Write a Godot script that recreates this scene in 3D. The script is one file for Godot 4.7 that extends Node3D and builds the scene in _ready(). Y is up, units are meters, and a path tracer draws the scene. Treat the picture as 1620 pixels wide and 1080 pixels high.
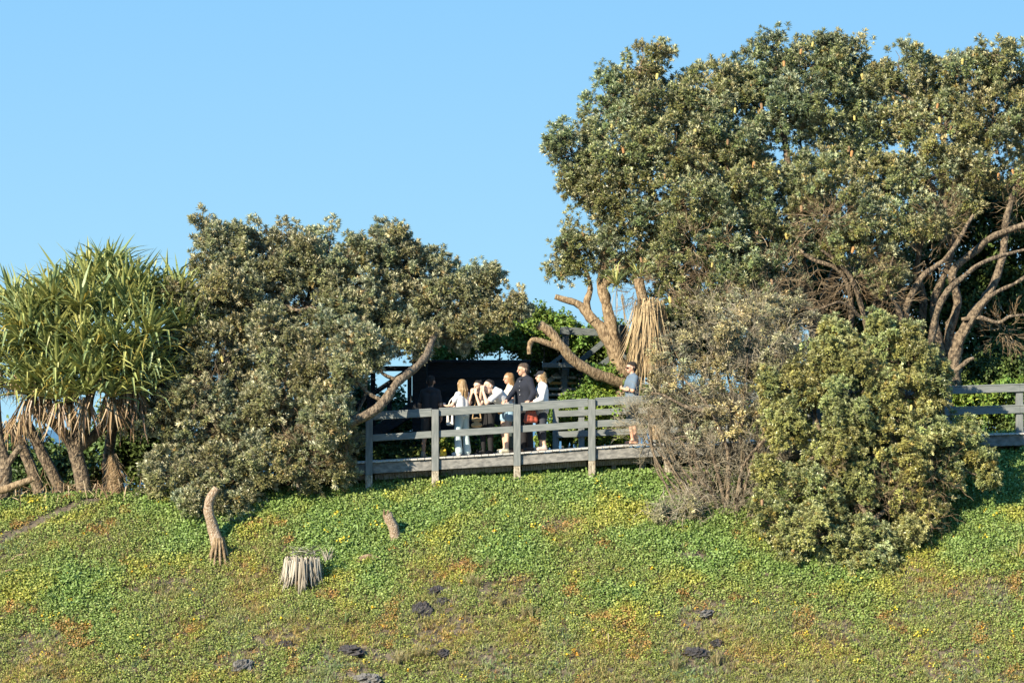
extends Node3D
# A grassy headland with a timber boardwalk, banksia trees and a group of people, late afternoon sun.

var rng := RandomNumberGenerator.new()
var noise := FastNoiseLite.new()
var names := {}
var M := {}

# ---------------------------------------------------------------- small helpers
func lin(r: float, g: float, b: float) -> Color:
	return Color(r, g, b).linear_to_srgb()

func fr(a: float, b: float) -> float:
	return rng.randf_range(a, b)

func rdir() -> Vector3:
	var y := fr(-1, 1)
	var t := fr(0, TAU)
	var s := sqrt(1.0 - y * y)
	return Vector3(s * cos(t), y, s * sin(t))

func numbered(called: String) -> String:
	var n: int = names.get(called, 0)
	names[called] = n + 1
	return called if n == 0 else "%s_%03d" % [called, n]

func tag(o: Node3D, label: String, category: String, group := "") -> Node3D:
	o.set_meta("label", label)
	o.set_meta("category", category)
	if group != "":
		o.set_meta("group", group)
	return o

func thing(called: String, label: String, category: String, at := Vector3.ZERO, group := "") -> Node3D:
	var o := Node3D.new()
	o.name = numbered(called)
	add_child(o)
	o.position = at
	tag(o, label, category, group)
	return o

# a part whose mesh is written in world coordinates
func part(called: String, mesh: Mesh, m: Material, parent: Node3D) -> MeshInstance3D:
	var o := MeshInstance3D.new()
	o.name = called
	o.mesh = mesh
	o.material_override = m
	parent.add_child(o, true)
	if parent.get_parent() == self:
		o.position = -parent.position
	return o

# a part with its own place inside its parent
func local_part(called: String, mesh: Mesh, m: Material, parent: Node3D, t := Transform3D()) -> MeshInstance3D:
	var o := MeshInstance3D.new()
	o.name = called
	o.mesh = mesh
	o.material_override = m
	parent.add_child(o, true)
	o.transform = t
	return o

func structure(called: String, mesh: Mesh, m: Material) -> MeshInstance3D:
	var o := MeshInstance3D.new()
	o.name = numbered(called)
	o.mesh = mesh
	o.material_override = m
	add_child(o)
	o.set_meta("kind", "structure")
	return o

func many(called: String, mesh: Mesh, m: Material, xf: Array, cols: PackedColorArray, parent: Node3D) -> MultiMeshInstance3D:
	var mm := MultiMesh.new()
	mm.transform_format = MultiMesh.TRANSFORM_3D
	mm.use_colors = true
	mm.mesh = mesh
	mm.instance_count = xf.size()
	for i in xf.size():
		mm.set_instance_transform(i, xf[i])
		mm.set_instance_color(i, cols[i])
	var o := MultiMeshInstance3D.new()
	o.name = called
	o.multimesh = mm
	o.material_override = m
	parent.add_child(o, true)
	if parent.get_parent() == self:
		o.position = -parent.position
	return o

func stool() -> SurfaceTool:
	var st := SurfaceTool.new()
	st.begin(Mesh.PRIMITIVE_TRIANGLES)
	return st

func tri(st: SurfaceTool, a: Vector3, b: Vector3, c: Vector3, n := Vector3.ZERO) -> void:
	if n == Vector3.ZERO:
		n = (c - a).cross(b - a).normalized()
	st.set_normal(n); st.add_vertex(a)
	st.set_normal(n); st.add_vertex(b)
	st.set_normal(n); st.add_vertex(c)

func quad(st: SurfaceTool, a: Vector3, b: Vector3, c: Vector3, d: Vector3) -> void:
	tri(st, a, b, c)
	tri(st, a, c, d)

# chamfered box in a frame
func box(st: SurfaceTool, t: Transform3D, size: Vector3, ch := 0.006) -> void:
	var h := size * 0.5
	var c: float = min(ch, min(h.x, min(h.y, h.z)) * 0.45)
	var ax := [Vector3.RIGHT, Vector3.UP, Vector3.BACK]
	for i in 3:
		var u: Vector3 = ax[(i + 1) % 3]
		var w: Vector3 = ax[(i + 2) % 3]
		var n: Vector3 = ax[i]
		var hu: float = h[(i + 1) % 3] - c
		var hw: float = h[(i + 2) % 3] - c
		for s in [1.0, -1.0]:
			var o: Vector3 = n * h[i] * s
			var q := [o - u * hu - w * hw, o + u * hu - w * hw, o + u * hu + w * hw, o - u * hu + w * hw]
			if s > 0:
				q.reverse()
			quad(st, t * q[0], t * q[1], t * q[2], t * q[3])
		# edges along axis i
		for su in [1.0, -1.0]:
			for sw in [1.0, -1.0]:
				var a: Vector3 = u * (h[(i + 1) % 3]) * su + w * hw * sw
				var b: Vector3 = u * hu * su + w * (h[(i + 2) % 3]) * sw
				var l: Vector3 = n * (h[i] - c)
				var q2 := [a - l, a + l, b + l, b - l]
				if su * sw < 0:
					q2.reverse()
				quad(st, t * q2[0], t * q2[1], t * q2[2], t * q2[3])
	for sx in [1.0, -1.0]:
		for sy in [1.0, -1.0]:
			for sz in [1.0, -1.0]:
				var p := Vector3(h.x * sx, (h.y - c) * sy, (h.z - c) * sz)
				var q3 := Vector3((h.x - c) * sx, h.y * sy, (h.z - c) * sz)
				var r := Vector3((h.x - c) * sx, (h.y - c) * sy, h.z * sz)
				if sx * sy * sz > 0:
					tri(st, t * p, t * r, t * q3)
				else:
					tri(st, t * p, t * q3, t * r)

func box_mesh(size: Vector3, ch := 0.006) -> ArrayMesh:
	var st := stool()
	box(st, Transform3D(), size, ch)
	return st.commit()

# a beam from a to b
func beam_xf(a: Vector3, b: Vector3) -> Transform3D:
	var x := (b - a).normalized()
	var z := Vector3.BACK if absf(x.z) < 0.9 else Vector3.RIGHT
	var y := z.cross(x).normalized()
	z = x.cross(y).normalized()
	return Transform3D(Basis(x, y, z), (a + b) * 0.5)

func beam(called: String, a: Vector3, b: Vector3, hgt: float, dep: float, m: Material, parent: Node3D) -> MeshInstance3D:
	var st := stool()
	box(st, beam_xf(a, b), Vector3(a.distance_to(b), hgt, dep))
	return part(called, st.commit(), m, parent)

# smooth curve through points
func curve_pts(p: Array, per: int) -> PackedVector3Array:
	var out := PackedVector3Array()
	for i in p.size() - 1:
		var a: Vector3 = p[max(i - 1, 0)]
		var b: Vector3 = p[i]
		var c: Vector3 = p[i + 1]
		var d: Vector3 = p[min(i + 2, p.size() - 1)]
		for k in per:
			out.append(b.cubic_interpolate(c, a, d, float(k) / per))
	out.append(p[p.size() - 1])
	return out

# swept tube with smooth normals, lumpy when rough > 0
func tube(st: SurfaceTool, pts: PackedVector3Array, r0: float, r1: float, sides: int, rough := 0.0, cap := true, flare := 0.0) -> void:
	var n := pts.size()
	var rings := []
	var norms := []
	var up := Vector3(0.31, 0.2, 0.93)
	for i in n:
		var d := (pts[min(i + 1, n - 1)] - pts[max(i - 1, 0)]).normalized()
		var u := up - d * up.dot(d)
		if u.length() < 0.05:
			u = Vector3.RIGHT - d * d.x
		u = u.normalized()
		up = u
		var w := d.cross(u)
		var f := float(i) / (n - 1)
		var r := lerpf(r0, r1, f)
		if flare > 0.0:
			r *= 1.0 + flare * pow(1.0 - f, 6.0)
		var ring := PackedVector3Array()
		var nr := PackedVector3Array()
		for k in sides:
			var a := TAU * k / sides
			var o := u * cos(a) + w * sin(a)
			var rr := r
			if rough > 0.0:
				rr *= 1.0 + rough * noise.get_noise_3dv((pts[i] + o * r) * 9.0) + rough * 0.6 * noise.get_noise_3dv((pts[i] + o * r) * 31.0)
			ring.append(pts[i] + o * rr)
			nr.append(o)
		rings.append(ring)
		norms.append(nr)
	for i in n - 1:
		for k in sides:
			var k2 := (k + 1) % sides
			var ids := [[i, k], [i + 1, k2], [i, k2], [i, k], [i + 1, k], [i + 1, k2]]
			for e in ids:
				st.set_normal(norms[e[0]][e[1]])
				st.add_vertex(rings[e[0]][e[1]])
	if cap:
		for k in range(1, sides - 1):
			tri(st, rings[n - 1][0], rings[n - 1][k + 1], rings[n - 1][k])

func limb_mesh(p: Array, r0: float, r1: float, sides := 9, rough := 0.25, flare := 0.0) -> ArrayMesh:
	var st := stool()
	tube(st, curve_pts(p, 6), r0, r1, sides, rough, true, flare)
	return st.commit()

# ---------------------------------------------------------------- materials
func noise_tex(freq: float, ramp: Array, oct := 4, size := 512) -> NoiseTexture2D:
	var f := FastNoiseLite.new()
	f.noise_type = FastNoiseLite.TYPE_SIMPLEX_SMOOTH
	f.frequency = freq
	f.fractal_octaves = oct
	f.seed = 7 + names.size() + M.size()
	var t := NoiseTexture2D.new()
	t.width = size
	t.height = size
	t.seamless = true
	t.noise = f
	var g := Gradient.new()
	g.offsets = PackedFloat32Array([0.0, 1.0])
	g.colors = PackedColorArray([ramp[0][1], ramp[ramp.size() - 1][1]])
	for i in range(1, ramp.size() - 1):
		g.add_point(ramp[i][0], ramp[i][1])
	g.set_offset(0, ramp[0][0])
	t.color_ramp = g
	return t

func flat(r: float, g: float, b: float, rough := 0.8) -> StandardMaterial3D:
	var m := StandardMaterial3D.new()
	m.albedo_color = lin(r, g, b)
	m.roughness = rough
	return m

func patterned(freq: float, ramp: Array, scale: Vector3, rough := 0.85, relief := 0.0) -> StandardMaterial3D:
	var m := StandardMaterial3D.new()
	m.albedo_texture = noise_tex(freq, ramp, 5)
	m.uv1_triplanar = true
	m.uv1_world_triplanar = true
	m.uv1_scale = scale
	m.roughness = rough
	if relief > 0.0:
		m.heightmap_enabled = true
		m.heightmap_texture = noise_tex(freq * 1.7, [[0.0, Color.BLACK], [1.0, Color.WHITE]], 5)
		m.heightmap_scale = relief
	return m

func leafy(rough: float, back := 0.25, spec := 0.5) -> StandardMaterial3D:
	var m := StandardMaterial3D.new()
	m.vertex_color_use_as_albedo = true
	m.roughness = rough
	m.metallic_specular = spec
	m.cull_mode = BaseMaterial3D.CULL_DISABLED
	if back > 0.0:
		m.backlight_enabled = true
		m.backlight = Color(back, back, back * 0.7)
	return m

func cloth(r: float, g: float, b: float) -> StandardMaterial3D:
	var m := StandardMaterial3D.new()
	var c := lin(r, g, b)
	m.albedo_texture = noise_tex(0.05, [[0.2, c.darkened(0.10)], [0.8, c]], 3, 256)
	m.uv1_triplanar = true
	m.uv1_scale = Vector3(5, 5, 5)
	m.roughness = 0.9
	if r > 0.1:
		m.rim_enabled = true
		m.rim = 0.15
	return m

func hair_of(dark: Color, light: Color) -> StandardMaterial3D:
	var m := StandardMaterial3D.new()
	m.albedo_texture = noise_tex(0.03, [[0.25, dark.linear_to_srgb()], [0.75, light.linear_to_srgb()]], 3, 256)
	m.uv1_triplanar = true
	m.uv1_scale = Vector3(9, 1.6, 9)
	m.roughness = 0.55
	return m

func make_materials() -> void:
	M.banksia_leaf = leafy(0.36, 0.15, 0.5)
	M.soft_leaf = leafy(0.5, 0.3, 0.4)
	M.dead_leaf = leafy(0.8, 0.2, 0.3)
	M.ground_leaf = leafy(0.55, 0.35, 0.35)
	M.twig = leafy(0.9, 0.0, 0.2)
	M.bark = patterned(0.02, [[0.33, lin(0.05, 0.038, 0.026)], [0.5, lin(0.175, 0.13, 0.082)], [0.68, lin(0.33, 0.27, 0.185)]], Vector3(1.2, 0.8, 1.2), 0.9, 3.0)
	M.pale_bark = patterned(0.025, [[0.32, lin(0.11, 0.072, 0.036)], [0.5, lin(0.28, 0.20, 0.112)], [0.7, lin(0.43, 0.34, 0.215)]], Vector3(1.2, 0.5, 1.2), 0.9, 2.5)
	M.rail = patterned(0.012, [[0.25, lin(0.135, 0.15, 0.143)], [0.6, lin(0.16, 0.175, 0.167)], [0.85, lin(0.20, 0.212, 0.20)]], Vector3(0.4, 2.0, 2.0), 0.6, 0.2)
	M.post = patterned(0.012, [[0.25, lin(0.13, 0.143, 0.137)], [0.6, lin(0.165, 0.178, 0.17)], [0.85, lin(0.215, 0.222, 0.21)]], Vector3(2.0, 0.4, 2.0), 0.6, 0.2)
	M.bare = patterned(0.015, [[0.2, lin(0.22, 0.18, 0.12)], [0.55, lin(0.42, 0.37, 0.28)], [0.85, lin(0.55, 0.50, 0.40)]], Vector3(4.0, 0.6, 4.0), 0.85, 1.5)
	M.fascia = patterned(0.012, [[0.2, lin(0.13, 0.128, 0.12)], [0.5, lin(0.19, 0.187, 0.172)], [0.8, lin(0.28, 0.27, 0.245)]], Vector3(0.8, 1.6, 1.6), 0.85, 0.6)
	M.deck = patterned(0.012, [[0.2, lin(0.42, 0.40, 0.36)], [0.8, lin(0.62, 0.60, 0.55)]], Vector3(6.0, 3.0, 0.5), 0.85, 1.0)
	M.shed = patterned(0.012, [[0.2, lin(0.008, 0.011, 0.015)], [0.8, lin(0.018, 0.023, 0.030)]], Vector3(0.5, 4.0, 4.0), 0.75, 1.0)
	M.stair = patterned(0.012, [[0.2, lin(0.07, 0.085, 0.085)], [0.8, lin(0.13, 0.15, 0.145)]], Vector3(0.7, 4.0, 4.0), 0.65, 0.8)
	M.orange_wood = patterned(0.02, [[0.2, lin(0.32, 0.16, 0.04)], [0.8, lin(0.5, 0.29, 0.08)]], Vector3(0.7, 5.0, 5.0), 0.8, 1.0)
	M.rock = patterned(0.02, [[0.25, lin(0.022, 0.020, 0.021)], [0.55, lin(0.055, 0.049, 0.049)], [0.8, lin(0.14, 0.128, 0.12)]], Vector3(1.5, 1.5, 1.5), 0.9, 4.0)
	M.pale_rock = patterned(0.02, [[0.25, lin(0.07, 0.066, 0.06)], [0.55, lin(0.15, 0.143, 0.13)], [0.8, lin(0.30, 0.285, 0.255)]], Vector3(1.5, 1.5, 1.5), 0.9, 4.0)
	M.earth = patterned(0.02, [[0.3, lin(0.060, 0.048, 0.030)], [0.5, lin(0.115, 0.092, 0.062)], [0.7, lin(0.185, 0.15, 0.105)]], Vector3(0.35, 0.35, 0.35), 0.95, 6.0)
	M.litter = patterned(0.03, [[0.25, lin(0.14, 0.09, 0.045)], [0.75, lin(0.33, 0.24, 0.13)]], Vector3(0.8, 0.8, 0.8), 0.95, 5.0)
	M.sea = flat(0.02, 0.07, 0.12, 0.25)

# ---------------------------------------------------------------- leaf shapes
# one leaf: upper face and, just under it, the paler lower face
func leaf(st: SurfaceTool, base: Vector3, d: Vector3, nrm: Vector3, l: float, w: float, top: Color, under: Color, fold := 0.25, droop := 0.15) -> void:
	var s := d.cross(nrm).normalized()
	var m := base + d * l * 0.55
	var tip := base + d * l - nrm * l * droop
	var ml := m - s * w * 0.5 + nrm * w * fold
	var mr := m + s * w * 0.5 + nrm * w * fold
	st.set_color(top)
	tri(st, base, mr, m); tri(st, base, m, ml); tri(st, m, mr, tip); tri(st, ml, m, tip)
	if under.a > 0.0:
		var o := -nrm * 0.0025
		st.set_color(under)
		tri(st, base + o, m + o, mr + o); tri(st, base + o, ml + o, m + o); tri(st, m + o, tip + o, mr + o); tri(st, ml + o, tip + o, m + o)

# whorl of stiff leaves round a twig tip, axis +y
func whorl(n: int, l: float, w: float, tops: Array, under: Color, lo := 25.0, hi := 95.0) -> ArrayMesh:
	var st := stool()
	for i in n:
		var f := (i + 0.5) / n
		var az := i * 2.39996 + fr(-0.3, 0.3)
		var el := deg_to_rad(lerpf(lo, hi, f) + fr(-10, 10))
		var out := Vector3(cos(az), 0, sin(az))
		var d := (Vector3.UP * cos(el) + out * sin(el)).normalized()
		var nn := (Vector3.UP * sin(el) - out * cos(el)).normalized()
		nn = nn.rotated(d, fr(-0.5, 0.5))
		var c: Color = tops[rng.randi() % tops.size()]
		leaf(st, Vector3.UP * (0.03 * (1.0 - f)) + d * 0.008, d, nn, l * fr(0.75, 1.15), w * fr(0.8, 1.2), c, under)
	return st.commit()

# soft rounded leaves scattered on a little sprig
func sprig(n: int, l: float, w: float, spread: float, tops: Array, flatness := 0.0) -> ArrayMesh:
	var st := stool()
	for i in n:
		var p := rdir() * spread * pow(fr(0, 1), 0.4)
		p.y *= 1.0 - flatness
		var d := (rdir() + Vector3(0, -0.1, 0) + p.normalized() * 0.5).normalized()
		if flatness > 0.0:
			d.y *= 1.0 - flatness * 0.75
			d = d.normalized()
		var nn := (Vector3.UP + rdir() * 0.7)
		nn = (nn - d * nn.dot(d)).normalized()
		var c: Color = tops[rng.randi() % tops.size()]
		leaf(st, p, d, nn, l * fr(0.7, 1.2), w * fr(0.7, 1.2), c, Color(0, 0, 0, 0), 0.15, 0.1)
	return st.commit()

func grass_tuft(n: int, l: float, w: float, lean: float, tops: Array) -> ArrayMesh:
	var st := stool()
	for i in n:
		var az := fr(0, TAU)
		var out := Vector3(cos(az), 0, sin(az))
		var tl := fr(0.05, lean)
		var ll := l * fr(0.5, 1.15)
		var b := out * fr(0, 0.03)
		var s := out.cross(Vector3.UP) * w * 0.5
		var m := b + (Vector3.UP + out * tl * 0.6) * ll * 0.55
		var e := m + (Vector3.UP * (1.0 - tl * 0.6) + out * tl * 1.3) * ll * 0.5
		st.set_color(tops[rng.randi() % tops.size()])
		tri(st, b - s, b + s, m + s * 0.8); tri(st, b - s, m + s * 0.8, m - s * 0.8); tri(st, m - s * 0.8, m + s * 0.8, e)
	return st.commit()

func twig_rec(st: SurfaceTool, p: Vector3, d: Vector3, l: float, r: float, depth: int, cols: Array) -> void:
	var pts := PackedVector3Array([p])
	var q := p
	for i in 3:
		d = (d + rdir() * 0.33 + Vector3(0, 0.04, 0)).normalized()
		q += d * l / 3.0
		pts.append(q)
	st.set_color(cols[rng.randi() % cols.size()])
	tube(st, pts, r, r * 0.55, 3, 0.0, false)
	if depth > 0:
		for k in 3:
			var nd := (d + rdir() * 0.9).normalized()
			twig_rec(st, pts[1 + k], nd, l * fr(0.55, 0.85), r * 0.6, depth - 1, cols)

func twig_bundle(l: float, r: float, depth: int, cols: Array) -> ArrayMesh:
	var st := stool()
	twig_rec(st, Vector3.ZERO, Vector3.UP, l, r, depth, cols)
	return st.commit()

# long keeled strap leaf of length 1 along +y that bends over towards +x
func strap(w: float, bend: float, kink: float, c0: Color, c1: Color) -> ArrayMesh:
	var st := stool()
	var p := Vector3.ZERO
	var ang := 0.0
	var segs := 6
	var prev := []
	for i in segs + 1:
		var f := float(i) / segs
		var ww := w * (0.75 + 0.5 * f if f < 0.3 else 0.9 * (1.0 - pow((f - 0.3) / 0.7, 1.6)) + 0.02)
		var d := Vector3(sin(ang), cos(ang), 0)
		var nn := Vector3(-cos(ang), sin(ang), 0)
		var row := [p + Vector3(0, 0, -ww * 0.5) + nn * ww * 0.28, p, p + Vector3(0, 0, ww * 0.5) + nn * ww * 0.28]
		st.set_color(c0.lerp(c1, f))
		if i > 0:
			quad(st, prev[0], prev[1], row[1], row[0])
			quad(st, prev[1], prev[2], row[2], row[1])
		prev = row
		p += d / segs
		ang += bend / segs + (kink if i == 3 else 0.0)
	return st.commit()

# ---------------------------------------------------------------- crowns of leaves
func basis_along(y: Vector3, spin: float) -> Basis:
	var x := y.cross(Vector3(0.13, 0.21, 0.97))
	if x.length() < 0.05:
		x = Vector3.RIGHT
	x = x.normalized().rotated(y, spin)
	return Basis(x, y, x.cross(y))

# lobes: [centre, radius]; fills each with clumps, each clump with leaf whorls; returns clump list for the twigs
func fill_crown(lobes: Array, o: Dictionary) -> Dictionary:
	var xf := []
	var cols := PackedColorArray()
	var clumps := []
	var all := []
	for l in lobes:
		all.append([l[0], l[1] * 0.80, l[0]])
		for k in o.get("buds", 5):
			var d := rdir()
			d.z = d.z * 0.7 + 0.2
			d = d.normalized()
			var br: float = l[1] * fr(0.26, 0.48)
			all.append([l[0] + d * l[1] * fr(0.7, 0.98), br, l[0]])
	if o.get("back", true):
		for l in lobes:
			var rr: float = l[1]
			all.append([l[0] + Vector3(fr(-0.25, 0.25), fr(-0.2, 0.15), -fr(0.9, 1.5)) * rr, rr * fr(0.75, 0.95), l[0]])
	var cr: float = o.get("clump", 0.24)
	var per: int = o.get("per", 14)
	var dens: float = o.get("density", 1.0)
	var size: float = o.get("size", 1.0)
	var upb: float = o.get("up", 0.85)
	var tint: Color = o.get("tint", Color(1, 1, 1))
	var vary: float = o.get("vary", 0.25)
	for l in all:
		var c: Vector3 = l[0]
		var r: float = l[1]
		var n := int(dens * 9.0 * r * r / (cr * cr) * 0.32) + 2
		var lt := 1.0 + fr(-vary, vary)
		var lw := fr(-0.12, 0.12)
		for i in n:
			var d := rdir()
			d.y = d.y * 0.9 + 0.1
			var sc := c + d * r * (fr(0.35, 1.0) if i % 3 == 0 else fr(0.7, 1.22))
			var sr := cr * fr(0.6, 1.3)
			clumps.append([c, sc])
			var ct := lt * (1.0 + fr(-0.15, 0.15))
			var m := int(per * fr(0.6, 1.3))
			for k in m:
				var e := rdir()
				e = (e + d * 0.35 + Vector3.UP * 0.2).normalized()
				var p := sc + e * sr * pow(fr(0.0, 1.0), 0.45)
				var ax := (e * 0.7 + d * 0.5 + Vector3.UP * upb + rdir() * 0.35).normalized()
				var s := size * fr(0.6, 1.3)
				xf.append(Transform3D(basis_along(ax, fr(0, TAU)).scaled(Vector3(s, s, s)), p))
				var f := ct * fr(0.8, 1.2)
				var luck := fr(0, 1)
				if luck < 0.025:
					cols.append(Color(tint.r * f * 1.25, tint.g * f * 0.95, tint.b * f * 0.75))
					continue
				if luck > 0.86:
					f *= 1.4
				cols.append(Color(tint.r * f * (1.0 + lw), tint.g * f, tint.b * f * (1.0 - lw)))
	return {"xf": xf, "cols": cols, "clumps": clumps}

func twigs_to(clumps: Array, anchors: Array, lobes: Array, r: float) -> ArrayMesh:
	var st := stool()
	for l in lobes:
		var best: Vector3 = anchors[0]
		for a in anchors:
			if a.distance_squared_to(l[0]) < best.distance_squared_to(l[0]):
				best = a
		var mid: Vector3 = best.lerp(l[0], 0.5) + Vector3(fr(-0.15, 0.15), -0.12, fr(-0.1, 0.1))
		tube(st, curve_pts([best, mid, l[0]], 4), r * 2.2, r * 1.1, 6, 0.15, false)
	for c in clumps:
		var m: Vector3 = c[0].lerp(c[1], 0.55) + rdir() * 0.07
		tube(st, PackedVector3Array([c[0], m, c[1]]), r * 0.55, r * 0.25, 3, 0.0, false)
	return st.commit()

# a tree or large bush. stems: [points, r0, r1, name]
func leafy_tree(called: String, label: String, category: String, group: String, base: Vector3, stems: Array, lobes: Array, mesh: Mesh, m: Material, o: Dictionary) -> Node3D:
	var t := thing(called, label, category, base, group)
	var anchors := []
	for s in stems:
		part(s[3], limb_mesh(s[0], s[1], s[2], 12 if s[1] > 0.08 else 8, 0.42, 0.35 if s[3] == "trunk" else 0.0), o.get("bark", M.bark), t)
		var cp := curve_pts(s[0], 4)
		for i in range(cp.size() / 3, cp.size()):
			anchors.append(cp[i])
	var f := fill_crown(lobes, o)
	part("branches", twigs_to(f.clumps, anchors, lobes, o.get("twig", 0.022)), o.get("bark", M.bark), t)
	many("crown", mesh, m, f.xf, f.cols, t).set_meta("kind", "stuff")
	if o.has("bare"):
		var brown := [Color(0.20, 0.145, 0.085), Color(0.27, 0.21, 0.135), Color(0.14, 0.10, 0.06)]
		var tw := twig_bundle(0.26, 0.009, 2, brown)
		var xf := []
		var cols := PackedColorArray()
		for l in o.bare:
			for i in int(150.0 * l[1] * l[1]) + 8:
				var d := rdir()
				xf.append(Transform3D(basis_along((d + rdir() * 0.7 + Vector3(0, 0.2, 0.3)).normalized(), fr(0, TAU)).scaled(Vector3.ONE * fr(0.6, 1.3)), l[0] + d * l[1] * sqrt(fr(0, 1))))
				var g := fr(0.7, 1.25)
				cols.append(Color(g, g, g))
		many("bare_twigs", tw, M.twig, xf, cols, t).set_meta("kind", "stuff")
	if o.has("cones"):
		var cm := cone_mesh()
		for i in o.cones:
			var l: Array = lobes[rng.randi() % lobes.size()]
			var d := (rdir() + Vector3(-0.2, 0.2, 1.1)).normalized()
			var tone: Material = [M.cone_yellow, M.cone_yellow, M.cone_orange, M.cone_brown][rng.randi() % 4]
			local_part("flower_spike", cm, tone, t, Transform3D(basis_along((Vector3.UP + rdir() * 0.3).normalized(), 0).scaled(Vector3.ONE * fr(0.8, 1.2)), l[0] + d * l[1] * 0.9 - base))
	return t

func cone_mesh() -> ArrayMesh:
	var st := stool()
	var pts := PackedVector3Array()
	for i in 6:
		pts.append(Vector3(0, i * 0.022 - 0.05, 0))
	tube(st, PackedVector3Array([Vector3(0, -0.055, 0), Vector3(0, -0.04, 0)]), 0.012, 0.03, 8, 0.0, false)
	tube(st, PackedVector3Array([Vector3(0, -0.04, 0), Vector3(0, 0.0, 0), Vector3(0, 0.05, 0)]), 0.03, 0.032, 8, 0.35, false)
	tube(st, PackedVector3Array([Vector3(0, 0.05, 0), Vector3(0, 0.07, 0)]), 0.032, 0.012, 8, 0.0, true)
	return st.commit()

# ---------------------------------------------------------------- pandanus
# heads: [place, axis, leaves, length, dead leaves below]; the 300 leaves nearest the viewer's side are parts, the rest one mass
func pandanus(t: Node3D, heads: Array, greens: Array, deads: Array, most := 300) -> void:
	var list := []
	for h in heads:
		var pl: Vector3 = h[0]
		var ax: Vector3 = h[1].normalized()
		var bs := basis_along(ax, fr(0, TAU))
		for i in h[2]:
			var f: float = (i + 0.5) / h[2]
			var az: float = i * 2.39996 + fr(-0.2, 0.2)
			var el := deg_to_rad(lerpf(4.0, 70.0, pow(f, 0.9)) + fr(-7, 7))
			var out: Vector3 = bs.x * cos(az) + bs.z * sin(az)
			var d: Vector3 = (ax * cos(el) + out * sin(el)).normalized()
			var len: float = h[3] * fr(0.7, 1.15) * (0.75 + 0.25 * sin(f * PI))
			list.append([strap_xf(pl + d * 0.05, d, len), greens[rng.randi() % greens.size()]])
		for i in h[4]:
			var az := fr(0, TAU)
			var out := Vector3(cos(az), 0, sin(az))
			var d := (Vector3.DOWN + out * fr(0.08, 0.75)).normalized()
			list.append([strap_xf(pl + out * 0.08 + Vector3.DOWN * fr(0.0, 0.15), d, h[3] * fr(0.45, 0.8)), deads[rng.randi() % deads.size()]])
	list.sort_custom(func(a, b): return a[0].origin.z + a[0].basis.y.z * 0.5 > b[0].origin.z + b[0].basis.y.z * 0.5)
	var st := stool()
	for i in list.size():
		if i < most:
			var x: Transform3D = list[i][0]
			x.origin -= t.position
			local_part("leaf", list[i][1], M.strap, t, x)
		else:
			st.append_from(list[i][1], 0, list[i][0])
	if list.size() > most:
		part("foliage", st.commit(), M.strap, t).set_meta("kind", "stuff")

func strap_xf(p: Vector3, d: Vector3, len: float) -> Transform3D:
	# +x is the side the leaf bends to: down and outwards
	var x := (Vector3.DOWN - d * Vector3.DOWN.dot(d))
	if x.length() < 0.15:
		x = Vector3(d.x, 0, d.z) if Vector2(d.x, d.z).length() > 0.02 else rdir()
		x -= d * x.dot(d)
	x = (x.normalized() + rdir() * 0.25)
	x = (x - d * x.dot(d)).normalized()
	return Transform3D(Basis(x * len, d * len, x.cross(d) * len), p)

# curtain of dead leaves hanging round an axis
func skirt(t: Node3D, top: Vector3, rad: float, len: float, n: int, meshes: Array, parts: int, spread := 0.25, tall := 0.3) -> void:
	var st := stool()
	for i in n:
		var az := fr(0, TAU)
		var out := Vector3(cos(az), 0, sin(az))
		var d := (Vector3.DOWN + out * spread * fr(0.2, 1.3) + rdir() * 0.1).normalized()
		var p := top + out * rad * fr(0.5, 1.0) + Vector3.DOWN * fr(0, tall)
		var ll := len * fr(0.6, 1.1)
		var x := out - d * out.dot(d)
		x = x.normalized().rotated(d, fr(-0.7, 0.7))
		var xf := Transform3D(Basis(x * ll, d * ll, x.cross(d) * ll), p)
		var mesh: Mesh = meshes[rng.randi() % meshes.size()]
		if i < parts:
			xf.origin -= t.position
			local_part("dead_leaf", mesh, M.strap_dead, t, xf)
		else:
			st.append_from(mesh, 0, xf)
	if n > parts:
		var o := part("dead_foliage", st.commit(), M.strap_dead, t)
		o.set_meta("kind", "stuff")

# ---------------------------------------------------------------- the lie of the land
const HP := [Vector2(-60, -2.6), Vector2(-13, -1.35), Vector2(-10.5, -1.08), Vector2(-8.7, -0.95), Vector2(-5.5, -0.9), Vector2(-3.2, -0.8), Vector2(-1.4, -0.68), Vector2(0.5, -0.59), Vector2(2.5, -0.52), Vector2(5.7, -0.4), Vector2(10.3, -0.08), Vector2(14, 0.2), Vector2(60, 0.9)]

func ground_y(x: float, z: float) -> float:
	var h: float = HP[0].y
	if x > HP[HP.size() - 1].x:
		h = HP[HP.size() - 1].y
	for i in HP.size() - 1:
		var a: Vector2 = HP[i]
		var b: Vector2 = HP[i + 1]
		if x >= a.x and x <= b.x:
			h = lerpf(a.y, b.y, (x - a.x) / (b.x - a.x))
	if z > 0.0:
		var q := minf(z, 12.0)
		h -= 0.5 * q + 0.012 * q * q
		h -= 0.3 * maxf(0.0, minf(z, 25.0) - 12.0)
		if z > 40.0:
			h += 10.2 * smoothstep(40.0, 64.0, z)
	else:
		h += 0.3 * minf(-z, 1.3) * smoothstep(-6.0, -4.0, x)
		if z < -7.0:
			h -= 0.3 * (-z - 7.0)
	return h

func land(x: float, z: float) -> float:
	var k := clampf((z + 0.2) / 1.5, 0.0, 1.0)
	return ground_y(x, z) + k * (0.10 * noise.get_noise_2d(x * 0.9, z * 0.9) + 0.05 * noise.get_noise_2d(x * 3.0 + 40.0, z * 3.0))

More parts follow.
